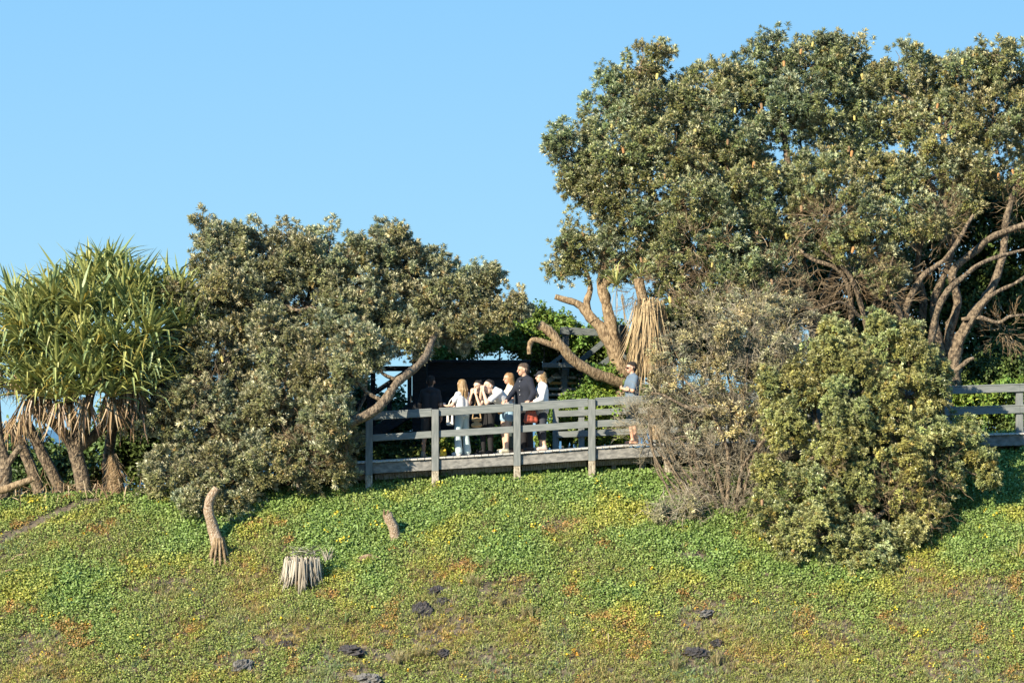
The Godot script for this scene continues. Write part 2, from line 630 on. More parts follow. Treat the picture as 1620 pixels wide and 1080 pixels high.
func axis_steps(fine: float, step: float, far: float) -> PackedFloat32Array:
	var v := PackedFloat32Array()
	var x := 0.0
	var s := step
	while x < far:
		v.append(x)
		if x > fine:
			s *= 1.35
		x += s
	v.append(far)
	var out := PackedFloat32Array()
	for i in range(v.size() - 1, 0, -1):
		out.append(-v[i])
	out.append_array(v)
	return out

func make_ground() -> void:
	var xs := axis_steps(15.0, 0.2, 900.0)
	var zs := axis_steps(14.0, 0.2, 500.0)
	var st := stool()
	var w := xs.size()
	for z in zs:
		for x in xs:
			st.set_color(Color.WHITE)
			var e := 0.1
			st.set_normal(Vector3(land(x - e, z) - land(x + e, z), 2.0 * e, land(x, z - e) - land(x, z + e)).normalized())
			st.add_vertex(Vector3(x, land(x, z), z))
	for j in zs.size() - 1:
		for i in w - 1:
			var a := j * w + i
			for k in [a, a + 1, a + w + 1, a, a + w + 1, a + w]:
				st.add_index(k)
	structure("ground", st.commit(), M.earth)
	var pm := PlaneMesh.new()
	pm.size = Vector2(40000, 40000)
	var s := structure("sea", pm, M.sea)
	s.position = Vector3(0, -26, -20200)

# low plants that cover the slope
func cover_ground() -> void:
	var greens := [Color(0.19, 0.235, 0.055), Color(0.225, 0.27, 0.07), Color(0.155, 0.20, 0.046), Color(0.28, 0.31, 0.10), Color(0.215, 0.235, 0.07)]
	var patch := sprig(14, 0.05, 0.042, 0.085, greens, 0.45)
	var tuft := grass_tuft(14, 0.12, 0.009, 1.0, [Color(0.27, 0.28, 0.09), Color(0.34, 0.30, 0.13), Color(0.22, 0.25, 0.07), Color(0.40, 0.33, 0.18)])
	var dry := twig_bundle(0.09, 0.004, 1, [Color(0.17, 0.10, 0.06), Color(0.22, 0.15, 0.10), Color(0.13, 0.075, 0.05)])
	var bloom := sprig(7, 0.045, 0.045, 0.03, [Color(0.75, 0.48, 0.02), Color(0.7, 0.55, 0.04)], 0.3)
	var n1 := FastNoiseLite.new(); n1.seed = 3; n1.frequency = 0.28; n1.fractal_octaves = 3
	var n2 := FastNoiseLite.new(); n2.seed = 9; n2.frequency = 0.55; n2.fractal_octaves = 3
	var n3 := FastNoiseLite.new(); n3.seed = 21; n3.frequency = 0.9; n3.fractal_octaves = 2
	var a := []; var ac := PackedColorArray()
	var b := []; var bc := PackedColorArray()
	var d := []; var dc := PackedColorArray()
	var y := []; var yc := PackedColorArray()
	# bare, dry places: centre, half width, half depth
	var dry_spots := [[Vector3(-1.318, -3.185, 4.526), 0.75, 0.7], [Vector3(-2.946, -3.835, 5.403), 0.8, 0.5], [Vector3(-0.243, -2.635, 3.692), 0.9, 0.5], [Vector3(3.646, -3.059, 4.645), 0.6, 0.5], [Vector3(3.455, -3.746, 5.735), 0.7, 0.4], [Vector3(-4.297, -3.471, 4.713), 0.6, 0.4], [Vector3(6.148, -3.317, 5.238), 0.5, 0.4], [Vector3(8.965, -2.760, 4.654), 0.7, 0.5], [Vector3(8.007, -3.826, 6.238), 0.8, 0.4], [Vector3(-6.879, -2.606, 3.133), 0.9, 0.3], [Vector3(-8.952, -3.589, 4.709), 0.6, 0.5], [Vector3(-5.073, -3.897, 5.346), 0.5, 0.4], [Vector3(0.883, -1.427, 1.637), 0.5, 0.25], [Vector3(3.458, -2.004, 2.846), 0.35, 0.3], [Vector3(-0.587, -3.817, 5.598), 0.7, 0.35]]
	for i in 130000:
		var x := fr(-12.6, 12.6)
		var z := fr(-1.6, 8.2)
		if z < -0.1 and x > -5.6 and fr(0, 1) > 0.25:
			continue
		# how lush: thick near the boardwalk, thinner and drier down the slope
		var slant := z - 0.09 * (x - 1.0)
		var lush := clampf(1.15 - slant * 0.17 + n1.get_noise_2d(x, z) * 0.9, 0.0, 1.0)
		var path: float = absf((z - 0.25) - (-8.9 - x) * 0.75)
		var trodden: bool = x < -8.3 and x > -11.5 and path < 0.22
		var p := Vector3(x, land(x, z), z)
		var up := Vector3(0, 1.0, 0.45).normalized()
		var r := n3.get_noise_2d(x, z)
		var q := n2.get_noise_2d(x * 1.0, z)
		var roll := fr(0, 1)
		var dry_here := 0.0
		for e in dry_spots:
			var dd := Vector2((x - e[0].x) / e[1], (z - e[0].z) / e[2]).length() + n3.get_noise_2d(x * 2.0, z * 2.0) * 0.55
			dry_here = maxf(dry_here, clampf((1.15 - dd) * 2.5, 0.0, 1.0))
		if fr(0, 1) < dry_here * 0.8:
			if fr(0, 1) < 0.55:
				continue
			roll = fr(0.2, 1.0) + 0.1
			lush = 0.0
			r = 0.3 + fr(0, 0.3)
		if trodden and roll > 0.06:
			continue
		if roll < 0.46 + 0.54 * lush:
			var s := fr(0.6, 1.15) * lerpf(0.72, 1.1, lush)
			a.append(Transform3D(basis_along((up + rdir() * 0.3).normalized(), fr(0, TAU)).scaled(Vector3(s, s, s)), p + up * fr(0.0, 0.05 + 0.06 * lush)))
			var c := Color(1.1, 1.0, 1.0).lerp(Color(0.80, 1.0, 1.0), lush)
			if q > 0.15:
				c = c.lerp(Color(1.4, 1.2, 0.9), minf(1.0, (q - 0.15) * 2.5))
			if r > 0.44 and lush < 0.75:
				c = c.lerp(Color(1.7, 0.68, 0.85), fr(0.1, 0.9))
			var f := fr(0.75, 1.25)
			if fr(0, 1) < 0.006:
				c = Color(2.8, 1.9, 0.8)
			ac.append(Color(c.r * f, c.g * f, c.b * f))
		elif roll < 0.84 - lush * 0.1:
			var s := fr(0.6, 1.3)
			b.append(Transform3D(basis_along((up + Vector3.UP * 0.5 + rdir() * 0.35).normalized(), fr(0, TAU)).scaled(Vector3(s, s, s)), p))
			var f := fr(0.7, 1.3)
			bc.append(Color(f * (1.0 + q * 0.5), f, f * (1.0 - q * 0.3)))
		elif roll < 0.97:
			var s := fr(0.6, 1.4)
			d.append(Transform3D(basis_along((up + rdir() * 0.7).normalized(), fr(0, TAU)).scaled(Vector3(s, s, s)), p))
			var f := fr(0.7, 1.4)
			dc.append(Color(f, f, f))
	for i in 210:
		var x := fr(-11.5, 11.0)
		var z := fr(0.1, 7.0)
		if n2.get_noise_2d(x + 50.0, z) < 0.02:
			continue
		y.append(Transform3D(basis_along(Vector3.UP, fr(0, TAU)).scaled(Vector3.ONE * fr(0.5, 1.0)), Vector3(x, land(x, z) + 0.10, z)))
		yc.append(Color(1, fr(0.7, 1.0), 1))
	for e in [["leafy_groundcover", patch, a, ac, "low green leafy groundcover spreading over the slope", "groundcover"], ["grass", tuft, b, bc, "short dry grass growing between the leafy groundcover", "grass"],
			["dry_stalks", dry, d, dc, "dry brown stalks lying in the groundcover", "stalks"], ["yellow_flowers", bloom, y, yc, "tiny yellow flowers scattered over the green slope", "flowers"]]:
		var o := many(e[0], e[1], M.ground_leaf if e[0] != "dry_stalks" else M.twig, e[2], e[3], self)
		o.set_meta("kind", "stuff")
		tag(o, e[4], e[5])

# ---------------------------------------------------------------- bodies: tapered bones joined smoothly, meshed as surface nets
func nets(st: SurfaceTool, bones: Array, cell: float, k: float) -> void:
	var lo := Vector3.INF
	var hi := -Vector3.INF
	for b in bones:
		var r: float = maxf(b[2], b[3])
		lo = lo.min(b[0].min(b[1]) - Vector3.ONE * r)
		hi = hi.max(b[0].max(b[1]) + Vector3.ONE * r)
	lo -= Vector3.ONE * cell * 3.0
	hi += Vector3.ONE * cell * 3.0
	var nx := int((hi.x - lo.x) / cell) + 2
	var ny := int((hi.y - lo.y) / cell) + 2
	var nz := int((hi.z - lo.z) / cell) + 2
	var f := PackedFloat32Array()
	f.resize(nx * ny * nz)
	f.fill(9.0)
	for b in bones:
		var a: Vector3 = b[0]
		var ab: Vector3 = b[1] - a
		var l2 := maxf(ab.length_squared(), 1e-9)
		var r0: float = b[2]
		var dr: float = b[3] - r0
		var mg: float = maxf(b[2], b[3]) + k + cell * 2.0
		var p0: Vector3 = ((b[0].min(b[1]) - Vector3.ONE * mg - lo) / cell).floor()
		var p1: Vector3 = ((b[0].max(b[1]) + Vector3.ONE * mg - lo) / cell).ceil()
		for iz in range(maxi(0, int(p0.z)), mini(nz - 1, int(p1.z)) + 1):
			for iy in range(maxi(0, int(p0.y)), mini(ny - 1, int(p1.y)) + 1):
				var row := (iz * ny + iy) * nx
				for ix in range(maxi(0, int(p0.x)), mini(nx - 1, int(p1.x)) + 1):
					var p := lo + Vector3(ix, iy, iz) * cell - a
					var t := clampf(p.dot(ab) / l2, 0.0, 1.0)
					var d := (p - ab * t).length() - r0 - dr * t
					var o := f[row + ix]
					var h := maxf(k - absf(o - d), 0.0) / k
					f[row + ix] = minf(o, d) - h * h * k * 0.25
	var idx := {}
	var vs := PackedVector3Array()
	var ns := PackedVector3Array()
	var off := [0, 1, nx, nx + 1, nx * ny, nx * ny + 1, nx * ny + nx, nx * ny + nx + 1]
	var edges := [[0, 1], [2, 3], [4, 5], [6, 7], [0, 2], [1, 3], [4, 6], [5, 7], [0, 4], [1, 5], [2, 6], [3, 7]]
	for iz in nz - 1:
		for iy in ny - 1:
			var row := (iz * ny + iy) * nx
			for ix in nx - 1:
				var q := row + ix
				var v0 := f[q]
				if v0 > cell * 2.0 or v0 < -cell * 2.0:
					continue
				var inside := 0
				for e in 8:
					if f[q + off[e]] < 0.0:
						inside += 1
				if inside == 0 or inside == 8:
					continue
				var s := Vector3.ZERO
				var c := 0
				for e in edges:
					var fa := f[q + off[e[0]]]
					var fb := f[q + off[e[1]]]
					if (fa < 0.0) != (fb < 0.0):
						var t := fa / (fa - fb)
						var ca := Vector3(e[0] & 1, (e[0] >> 1) & 1, e[0] >> 2)
						var cb := Vector3(e[1] & 1, (e[1] >> 1) & 1, e[1] >> 2)
						s += ca.lerp(cb, t)
						c += 1
				idx[q] = vs.size()
				vs.append(lo + (Vector3(ix, iy, iz) + s / c) * cell)
				var g := Vector3(f[q + off[1]] + f[q + off[3]] + f[q + off[5]] + f[q + off[7]] - f[q] - f[q + off[2]] - f[q + off[4]] - f[q + off[6]],
					f[q + off[2]] + f[q + off[3]] + f[q + off[6]] + f[q + off[7]] - f[q] - f[q + off[1]] - f[q + off[4]] - f[q + off[5]],
					f[q + off[4]] + f[q + off[5]] + f[q + off[6]] + f[q + off[7]] - f[q] - f[q + off[1]] - f[q + off[2]] - f[q + off[3]])
				ns.append(g.normalized())
	var step := [1, nx, nx * ny]
	for q in idx:
		for ax in 3:
			var u: int = step[(ax + 1) % 3]
			var w: int = step[(ax + 2) % 3]
			var fa := f[q]
			var fb := f[q + step[ax]]
			if (fa < 0.0) == (fb < 0.0):
				continue
			if not (idx.has(q - u) and idx.has(q - w) and idx.has(q - u - w)):
				continue
			var r := [idx[q], idx[q - u], idx[q - u - w], idx[q - w]]
			if fa < 0.0:
				r.reverse()
			for e in [r[0], r[1], r[2], r[0], r[2], r[3]]:
				st.set_normal(ns[e])
				st.add_vertex(vs[e])

func fat(bones: Array, by: float) -> Array:
	var out := []
	for b in bones:
		out.append([b[0], b[1], b[2] + by, b[3] + by])
	return out

func net_mesh(bones: Array, cell: float, k: float) -> ArrayMesh:
	var st := stool()
	nets(st, bones, cell, k)
	return st.commit()

func hand_bones(wr: Vector3, d: Vector3, palm: Vector3, thumb_side: float, curl: float, s: float) -> Array:
	var side := d.cross(palm).normalized()
	var out := []
	for i in 4:
		var o := side * (-0.027 + 0.018 * i) * s
		out.append([wr + o * 0.5 + d * 0.005 * s, wr + o + d * 0.085 * s, 0.016 * s, 0.0125 * s])
		var l: float = [0.062, 0.074, 0.070, 0.054][i if thumb_side < 0 else 3 - i] * s
		var d1 := d.rotated(side, curl * 0.55)
		var d2 := d.rotated(side, curl * 1.35)
		var a := wr + o + d * 0.085 * s
		var b := a + d1 * l * 0.5
		out.append([a, b, 0.0105 * s, 0.0095 * s])
		out.append([b, b + d2 * l * 0.5, 0.0095 * s, 0.008 * s])
	var ts := side * thumb_side
	var ta := wr + ts * 0.022 * s + d * 0.025 * s
	var tb := ta + (ts * 0.7 + d * 0.7 + palm * 0.3).normalized() * 0.04 * s
	out.append([ta, tb, 0.013 * s, 0.0105 * s])
	out.append([tb, tb + (d + palm * 0.5 + ts * 0.1).normalized() * 0.032 * s, 0.0105 * s, 0.008 * s])
	return out

# o: turn, tall, lean, head_yaw, head_pitch, arms [elbow, wrist, hand direction, palm] right then left (local, for a 1.7 m figure facing +z), wide, clothing colours and lengths
func person(label: String, at: Vector3, o: Dictionary) -> Node3D:
	at.y = deck_y(at.x) + 0.002
	var t := thing("person", label, "person", at, "people standing on the boardwalk")
	t.rotation.y = o.turn
	var s: float = o.tall / 1.7
	var wd: float = o.get("wide", 1.0)
	var lean: float = o.get("lean", 0.0)
	var piv := Vector3(0, 0.93, 0)
	var hipback: float = o.get("hipback", 0.0)
	var sh := func(p: Vector3) -> Vector3:
		return ((p - piv).rotated(Vector3.RIGHT, lean) + piv + Vector3(0, 0, -hipback)) * s
	var q := func(p: Vector3) -> Vector3:
		return p * s
	var R := func(r: float) -> float:
		return r * s * wd
	# skeleton
	var sx: float = 0.17 * wd
	var legs := []
	var legs_low := []
	var feet := []
	var stance: float = o.get("stance", 0.10)
	var step: float = o.get("step", 0.0)
	for sd in [-1.0, 1.0]:
		var hip: Vector3 = q.call(Vector3(0.085 * sd * wd, 0.89, -hipback))
		var knee: Vector3 = q.call(Vector3(stance * 0.95 * sd, 0.49, 0.02 + step * 0.5 * sd - hipback * 0.6))
		var ank: Vector3 = q.call(Vector3(stance * sd, 0.085, -0.03 + step * sd - hipback * 0.3))
		legs.append([hip, knee, R.call(0.086), R.call(0.058)])
		legs.append([knee, ank, R.call(0.057), R.call(0.036)])
		feet.append([ank + Vector3(0, -0.045, -0.01) * s, ank + Vector3(0.02 * sd, -0.052, 0.15) * s, 0.038 * s, 0.03 * s])
		feet.append([ank, ank + Vector3(0, -0.045, 0.03) * s, 0.036 * s, 0.036 * s])
	var pelvis := [[q.call(Vector3(-0.075 * wd, 0.92, -0.01 - hipback)), q.call(Vector3(0.075 * wd, 0.92, -0.01 - hipback)), R.call(0.098), R.call(0.098)]]
	var torso := [
		[sh.call(Vector3(-0.055 * wd, 0.96, 0)), sh.call(Vector3(-0.085 * wd, 1.29, 0)), R.call(0.088), R.call(0.095)],
		[sh.call(Vector3(0.055 * wd, 0.96, 0)), sh.call(Vector3(0.085 * wd, 1.29, 0)), R.call(0.088), R.call(0.095)],
		[sh.call(Vector3(-0.06 * wd, 1.27, 0.02)), sh.call(Vector3(0.06 * wd, 1.27, 0.02)), R.call(0.098), R.call(0.098)],
		[sh.call(Vector3(0, 1.425, -0.015)), sh.call(Vector3(-sx * 0.88, 1.385, -0.01)), R.call(0.06), R.call(0.045)],
		[sh.call(Vector3(0, 1.425, -0.015)), sh.call(Vector3(sx * 0.88, 1.385, -0.01)), R.call(0.06), R.call(0.045)],
	]
	var hc: Vector3 = sh.call(Vector3(0, 1.595, 0.025))
	var hb := Basis(Vector3.UP, o.get("head_yaw", 0.0)) * Basis(Vector3.RIGHT, lean * 0.35 + o.get("head_pitch", 0.0))
	var neck := [[sh.call(Vector3(0, 1.41, -0.01)), hc + hb * Vector3(0, -0.05, -0.02) * s, R.call(0.056), R.call(0.05)]]
	var arms := []
	var uppers := []
	var fores := []
	var hands := []
	for i in 2:
		var sd := -1.0 if i == 0 else 1.0
		var a: Array = o.arms[i]
		var shd: Vector3 = sh.call(Vector3(sx * sd * 0.95, 1.38, -0.01))
		var el: Vector3 = q.call(a[0])
		var wr: Vector3 = q.call(a[1])
		uppers.append([shd, el, R.call(0.042), R.call(0.036)])
		fores.append([el, wr, R.call(0.038), R.call(0.027)])
		hands.append_array([hand_bones(wr, a[2].normalized(), a[3].normalized(), a[4], a[5], s)])
	arms = uppers + fores
	var st := stool()
	nets(st, pelvis + torso + neck + arms + legs + feet, 0.015, 0.035 * s)
	for h in hands:
		nets(st, h, 0.0055, 0.008)
	# head
	var H := func(p: Vector3) -> Vector3:
		return hc + hb * p * s
	var head := [
		[H.call(Vector3(0, 0.03, -0.03)), H.call(Vector3(0, 0.035, 0.012)), 0.085 * s, 0.08 * s],
		[H.call(Vector3(0, -0.03, 0.02)), H.call(Vector3(0, -0.075, 0.045)), 0.062 * s, 0.036 * s],
		[H.call(Vector3(-0.03, 0.025, 0.068)), H.call(Vector3(0.03, 0.025, 0.068)), 0.02 * s, 0.02 * s],
		[H.call(Vector3(0, 0.012, 0.088)), H.call(Vector3(0, -0.026, 0.106)), 0.009 * s, 0.014 * s],
		[H.call(Vector3(-0.02, -0.055, 0.072)), H.call(Vector3(0.02, -0.055, 0.072)), 0.016 * s, 0.016 * s],
		[H.call(Vector3(0, -0.02, -0.03)), H.call(Vector3(0, -0.11, -0.03)), 0.055 * s, 0.05 * s],
		[H.call(Vector3(-0.084, 0.012, -0.012)), H.call(Vector3(-0.086, -0.022, -0.006)), 0.016 * s, 0.011 * s],
		[H.call(Vector3(0.084, 0.012, -0.012)), H.call(Vector3(0.086, -0.022, -0.006)), 0.016 * s, 0.011 * s],
	]
	nets(st, head, 0.007, 0.022)
	local_part("body", st.commit(), o.skin, t)
	for sd in [-1.0, 1.0]:
		var em := SphereMesh.new()
		em.radius = 0.012 * s; em.height = 0.02 * s; em.radial_segments = 8; em.rings = 4
		if not o.get("glasses", false):
			local_part("eye", em, M.eye, t, Transform3D(hb, H.call(Vector3(0.033 * sd, 0.006, 0.082))))
		else:
			var gm := net_mesh([[H.call(Vector3(0.018 * sd, 0.006, 0.094)), H.call(Vector3(0.052 * sd, 0.006, 0.085)), 0.019 * s, 0.018 * s], [H.call(Vector3(0.055 * sd, 0.012, 0.08)), H.call(Vector3(0.09 * sd, 0.012, -0.005)), 0.005, 0.005]], 0.006, 0.006)
			local_part("sunglass_lens", gm, M.black_gloss, t)
	local_part("mouth", net_mesh([[H.call(Vector3(-0.017, -0.055, 0.085)), H.call(Vector3(0.017, -0.055, 0.085)), 0.007 * s, 0.007 * s]], 0.004, 0.004), M.lips, t)
	# clothing
	var ease: float = o.get("ease", 0.018)
	if o.has("top"):
		var sleeve: float = o.get("sleeve", 0.6)
		var b := fat(torso, ease * s)
		var hem: float = o.get("hem", 0.9)
		b.append([sh.call(Vector3(-0.07 * wd, hem + 0.09, -0.005)), sh.call(Vector3(0.07 * wd, hem + 0.09, -0.005)), R.call(0.095) + ease, R.call(0.095) + ease])
		b.append([sh.call(Vector3(-0.06 * wd, hem + 0.06, 0.0)), sh.call(Vector3(-0.07 * wd, 1.2, 0.0)), R.call(0.09) + ease * 1.4, R.call(0.09) + ease])
		b.append([sh.call(Vector3(0.06 * wd, hem + 0.06, 0.0)), sh.call(Vector3(0.07 * wd, 1.2, 0.0)), R.call(0.09) + ease * 1.4, R.call(0.09) + ease])
		for i in 2:
			var u: Array = uppers[i]
			if sleeve <= 1.0:
				b.append([u[0], u[0].lerp(u[1], sleeve), u[2] + 0.016, lerpf(u[2], u[3], sleeve) + 0.022])
			else:
				b.append([u[0], u[1], u[2] + 0.016, u[3] + 0.018])
				b.append([fores[i][0], fores[i][0].lerp(fores[i][1], sleeve - 1.0), fores[i][2] + 0.018, fores[i][3] + 0.016])
		var top := local_part(o.get("top_name", "shirt"), net_mesh(b, 0.0135, 0.03), o.top, t)
		if o.has("collar"):
			local_part("collar", net_mesh([[sh.call(Vector3(-0.05, 1.455, 0.03)), sh.call(Vector3(0.0, 1.42, 0.09)), 0.02, 0.014], [sh.call(Vector3(0.05, 1.455, 0.03)), sh.call(Vector3(0.0, 1.42, 0.09)), 0.02, 0.014], [sh.call(Vector3(-0.05, 1.46, 0.02)), sh.call(Vector3(-0.03, 1.48, -0.06)), 0.02, 0.02], [sh.call(Vector3(0.05, 1.46, 0.02)), sh.call(Vector3(0.03, 1.48, -0.06)), 0.02, 0.02]], 0.009, 0.012), o.collar, top)
		if o.has("buttons"):
			for i in 4:
				var bm := SphereMesh.new()
				bm.radius = 0.011; bm.height = 0.014; bm.radial_segments = 8; bm.rings = 4
				local_part("button", bm, M.button, top, Transform3D(Basis(), sh.call(Vector3(0.0, 1.38 - 0.085 * i, 0.118 + 0.012 * minf(i, 2) - 0.0))))
	if o.has("legwear"):
		var ll: float = o.leg_length   # 1 = to the knee, 2 = to the ankle
		var b := fat(pelvis, 0.014)
		b.append([sh.call(Vector3(-0.05 * wd, 1.0, 0)), sh.call(Vector3(0.05 * wd, 1.0, 0)), R.call(0.09) + 0.012, R.call(0.09) + 0.012])
		var flare: float = o.get("flare", 0.0)
		for i in 2:
			var th: Array = legs[i * 2]
			var ca: Array = legs[i * 2 + 1]
			var f: float = minf(ll, 1.0)
			b.append([th[0], th[0].lerp(th[1], f), th[2] + 0.018, lerpf(th[2], th[3], f) + 0.024])
			if ll > 1.0:
				b.append([ca[0], ca[0].lerp(ca[1], ll - 1.0), ca[2] + 0.02, ca[3] + 0.02 + flare])
		local_part(o.get("leg_name", "trousers"), net_mesh(b, 0.0135, 0.02), o.legwear, t)
	if o.has("shoes"):
		for i in 2:
			var b := fat(feet.slice(i * 2, i * 2 + 2), 0.012)
			local_part("shoe", net_mesh(b, 0.009, 0.015), o.shoes, t)
	# hair, as locks over the skull
	var hair := []
	for l in o.hair:
		hair.append([H.call(l[0]), H.call(l[1]), l[2] * s, l[3] * s])
	local_part("hair", net_mesh(hair, 0.0085, 0.012), o.hair_mat, t)
	if o.has("cap"):
		var cb := []
		for l in [[Vector3(0, 0.062, -0.03), Vector3(0, 0.066, 0.015), 0.082, 0.078], [Vector3(-0.045, 0.045, 0.075), Vector3(-0.035, 0.035, 0.135), 0.014, 0.012], [Vector3(0.045, 0.045, 0.075), Vector3(0.035, 0.035, 0.135), 0.014, 0.012], [Vector3(0, 0.052, 0.08), Vector3(0, 0.042, 0.145), 0.016, 0.012]]:
			var fl: float = o.get("cap_turn", 0.0)
			cb.append([H.call(l[0].rotated(Vector3.UP, fl)), H.call(l[1].rotated(Vector3.UP, fl)), l[2] * s, l[3] * s])
		local_part("cap", net_mesh(cb, 0.0085, 0.012), o.cap, t)
	return t

func short_hair() -> Array:
	var h := [[Vector3(0, 0.055, -0.045), Vector3(0, 0.06, 0.005), 0.084, 0.078], [Vector3(0, 0.0, -0.06), Vector3(0, -0.05, -0.055), 0.07, 0.05], [Vector3(-0.06, 0.04, -0.02), Vector3(-0.078, 0.0, -0.02), 0.03, 0.014], [Vector3(0.06, 0.04, -0.02), Vector3(0.078, 0.0, -0.02), 0.03, 0.014]]
	for i in 14:
		var a := fr(0, TAU)
		var p := Vector3(cos(a) * 0.06, 0.085 + fr(-0.01, 0.02), sin(a) * 0.06 - 0.02)
		h.append([p, p + Vector3(fr(-0.02, 0.02), 0.022, fr(-0.02, 0.025)), 0.022, 0.009])
	return h

func long_hair(down: float, wide: float) -> Array:
	var h := [[Vector3(0, 0.05, -0.045), Vector3(0, 0.058, 0.0), 0.086, 0.08], [Vector3(0, 0.0, -0.055), Vector3(0, -0.1, -0.06), 0.08, 0.06]]
	for i in 22:
		var f := i / 21.0
		var a := lerpf(-2.0, 2.0, f)
		var x := sin(a) * 0.085
		var z := -cos(a) * 0.085 - 0.02
		var l := down * fr(0.75, 1.05)
		var p := Vector3(x, 0.03 - absf(sin(a)) * 0.02, z)
		var m := Vector3(x * wide + fr(-0.012, 0.012), 0.03 - l * 0.5, z * 0.95 - 0.035 + fr(-0.012, 0.012))
		var e := Vector3(x * wide * 1.05 + fr(-0.02, 0.02), 0.03 - l, z * 0.8 - 0.045 + fr(-0.02, 0.02))
		h.append([p, m, 0.024, 0.02])
		h.append([m, e, 0.02, 0.008])
	return h

func make_people() -> void:
	M.eye = flat(0.02, 0.015, 0.012, 0.3)
	M.lips = flat(0.36, 0.13, 0.11, 0.5)
	M.black_gloss = flat(0.01, 0.01, 0.012, 0.15)
	M.button = flat(0.75, 0.73, 0.7, 0.4)
	var skin_a := flat(0.52, 0.31, 0.21, 0.55)
	var skin_b := flat(0.60, 0.40, 0.29, 0.55)
	var skin_c := flat(0.40, 0.215, 0.13, 0.55)
	for m in [skin_a, skin_b, skin_c]:
		m.subsurf_scatter_enabled = true
		m.subsurf_scatter_strength = 0.15
	var dark_hair := cloth(0.022, 0.016, 0.012)
	var brown_hair := cloth(0.09, 0.06, 0.04)
	var blonde := hair_of(Color(0.16, 0.095, 0.04), Color(0.52, 0.37, 0.17))
	var honey := hair_of(Color(0.16, 0.08, 0.03), Color(0.50, 0.31, 0.12))
	var white_cloth := cloth(0.78, 0.77, 0.74)
	var cream := cloth(0.78, 0.70, 0.56)
	var black_cloth := cloth(0.030, 0.026, 0.027)
	var navy := cloth(0.012, 0.016, 0.028)
	var denim := cloth(0.30, 0.47, 0.60)
	var pale_jean := cloth(0.50, 0.62, 0.62)
	var D := Vector3.DOWN
	var hang_r := [Vector3(-0.22, 1.12, -0.02), Vector3(-0.22, 0.88, 0.06), Vector3(0, -1, 0.15), Vector3(1, 0, 0.2), 1.0, 0.5]
	var hang_l := [Vector3(0.22, 1.12, -0.02), Vector3(0.22, 0.88, 0.06), Vector3(0, -1, 0.15), Vector3(-1, 0, 0.2), -1.0, 0.5]

	# in black, back to the viewer, in the shade of the tree
	var a := person("person in black shirt and shorts standing in shade with back turned and cap on", Vector3(-1.706, -0.029, -1.150), {
		"turn": PI - 0.25, "tall": 1.67, "skin": skin_c, "arms": [hang_r, [Vector3(0.25, 1.13, 0.02), Vector3(0.27, 0.93, 0.16), Vector3(0, -0.8, 0.6), Vector3(-1, 0, 0), -1.0, 0.8]],
		"top": black_cloth, "sleeve": 0.75, "hem": 0.84, "legwear": cloth(0.05, 0.045, 0.04), "leg_length": 0.95, "leg_name": "shorts", "stance": 0.15, "shoes": cloth(0.45, 0.33, 0.24),
		"hair": short_hair(), "hair_mat": dark_hair, "cap": cloth(0.02, 0.02, 0.024), "cap_turn": PI})
	# blonde in white tee and pale jeans
	var b := person("woman with wavy blonde hair in white t-shirt and pale flared jeans", Vector3(-1.032, -0.009, -0.420), {
		"turn": PI + 0.75, "tall": 1.55, "wide": 0.92, "skin": skin_b, "arms": [[Vector3(-0.22, 1.13, 0.06), Vector3(-0.10, 1.10, 0.27), Vector3(0.3, 0.1, 1), Vector3(0.3, 1, 0), 1.0, 0.5], [Vector3(0.27, 1.14, 0.04), Vector3(0.20, 1.12, 0.30), Vector3(-0.2, 0.25, 1), Vector3(0, 1, 0), -1.0, 0.7]],
		"top": white_cloth, "sleeve": 0.55, "hem": 0.93, "legwear": pale_jean, "leg_length": 1.97, "flare": 0.03, "leg_name": "jeans", "stance": 0.13, "shoes": white_cloth,
		"hair": long_hair(0.36, 1.15), "hair_mat": blonde})
	# leaning at the rail with hands raised to the eyes
	var c := person("dark-haired person in black leaning elbows on rail with hands before face", Vector3(-0.552, 0.014, -0.720), {
		"turn": -0.6, "tall": 1.62, "lean": 0.6, "hipback": 0.1, "wide": 0.92, "skin": skin_b, "head_pitch": -0.35,
		"arms": [[Vector3(-0.16, 1.03, 0.44), Vector3(-0.055, 1.30, 0.45), Vector3(0.12, 1, 0.0), Vector3(0.1, 0, -1), -1.0, 0.9], [Vector3(0.16, 1.03, 0.44), Vector3(0.055, 1.30, 0.45), Vector3(-0.12, 1, 0.0), Vector3(-0.1, 0, -1), 1.0, 0.9]],
		"top": black_cloth, "sleeve": 0.5, "hem": 0.92, "legwear": cloth(0.014, 0.014, 0.016), "leg_length": 1.95, "shoes": cloth(0.03, 0.03, 0.03),
		"hair": short_hair() + [[Vector3(0, 0.08, -0.09), Vector3(0, 0.13, -0.1), 0.04, 0.03]], "hair_mat": dark_hair})
	# bent over the rail in white tee and denim shorts
	var d := person("person in white t-shirt, denim shorts and cream shoes bending over the rail", Vector3(-0.183, 0.029, -0.550), {
		"turn": -1.0, "wide": 1.06, "tall": 1.70, "lean": 0.78, "hipback": 0.12, "skin": skin_b, "head_pitch": -0.55, "stance": 0.12, "step": 0.06,
		"arms": [[Vector3(-0.17, 1.03, 0.46), Vector3(-0.06, 1.27, 0.50), Vector3(0.12, 1, 0.0), Vector3(0.1, 0, -1), -1.0, 0.9], [Vector3(0.15, 1.03, 0.5), Vector3(0.05, 1.27, 0.52), Vector3(-0.12, 1, 0.0), Vector3(-0.1, 0, -1), 1.0, 0.9]],
		"top": white_cloth, "sleeve": 0.7, "hem": 0.95, "legwear": denim, "leg_length": 0.42, "leg_name": "shorts", "shoes": cloth(0.72, 0.66, 0.48),
		"hair": short_hair(), "hair_mat": dark_hair})
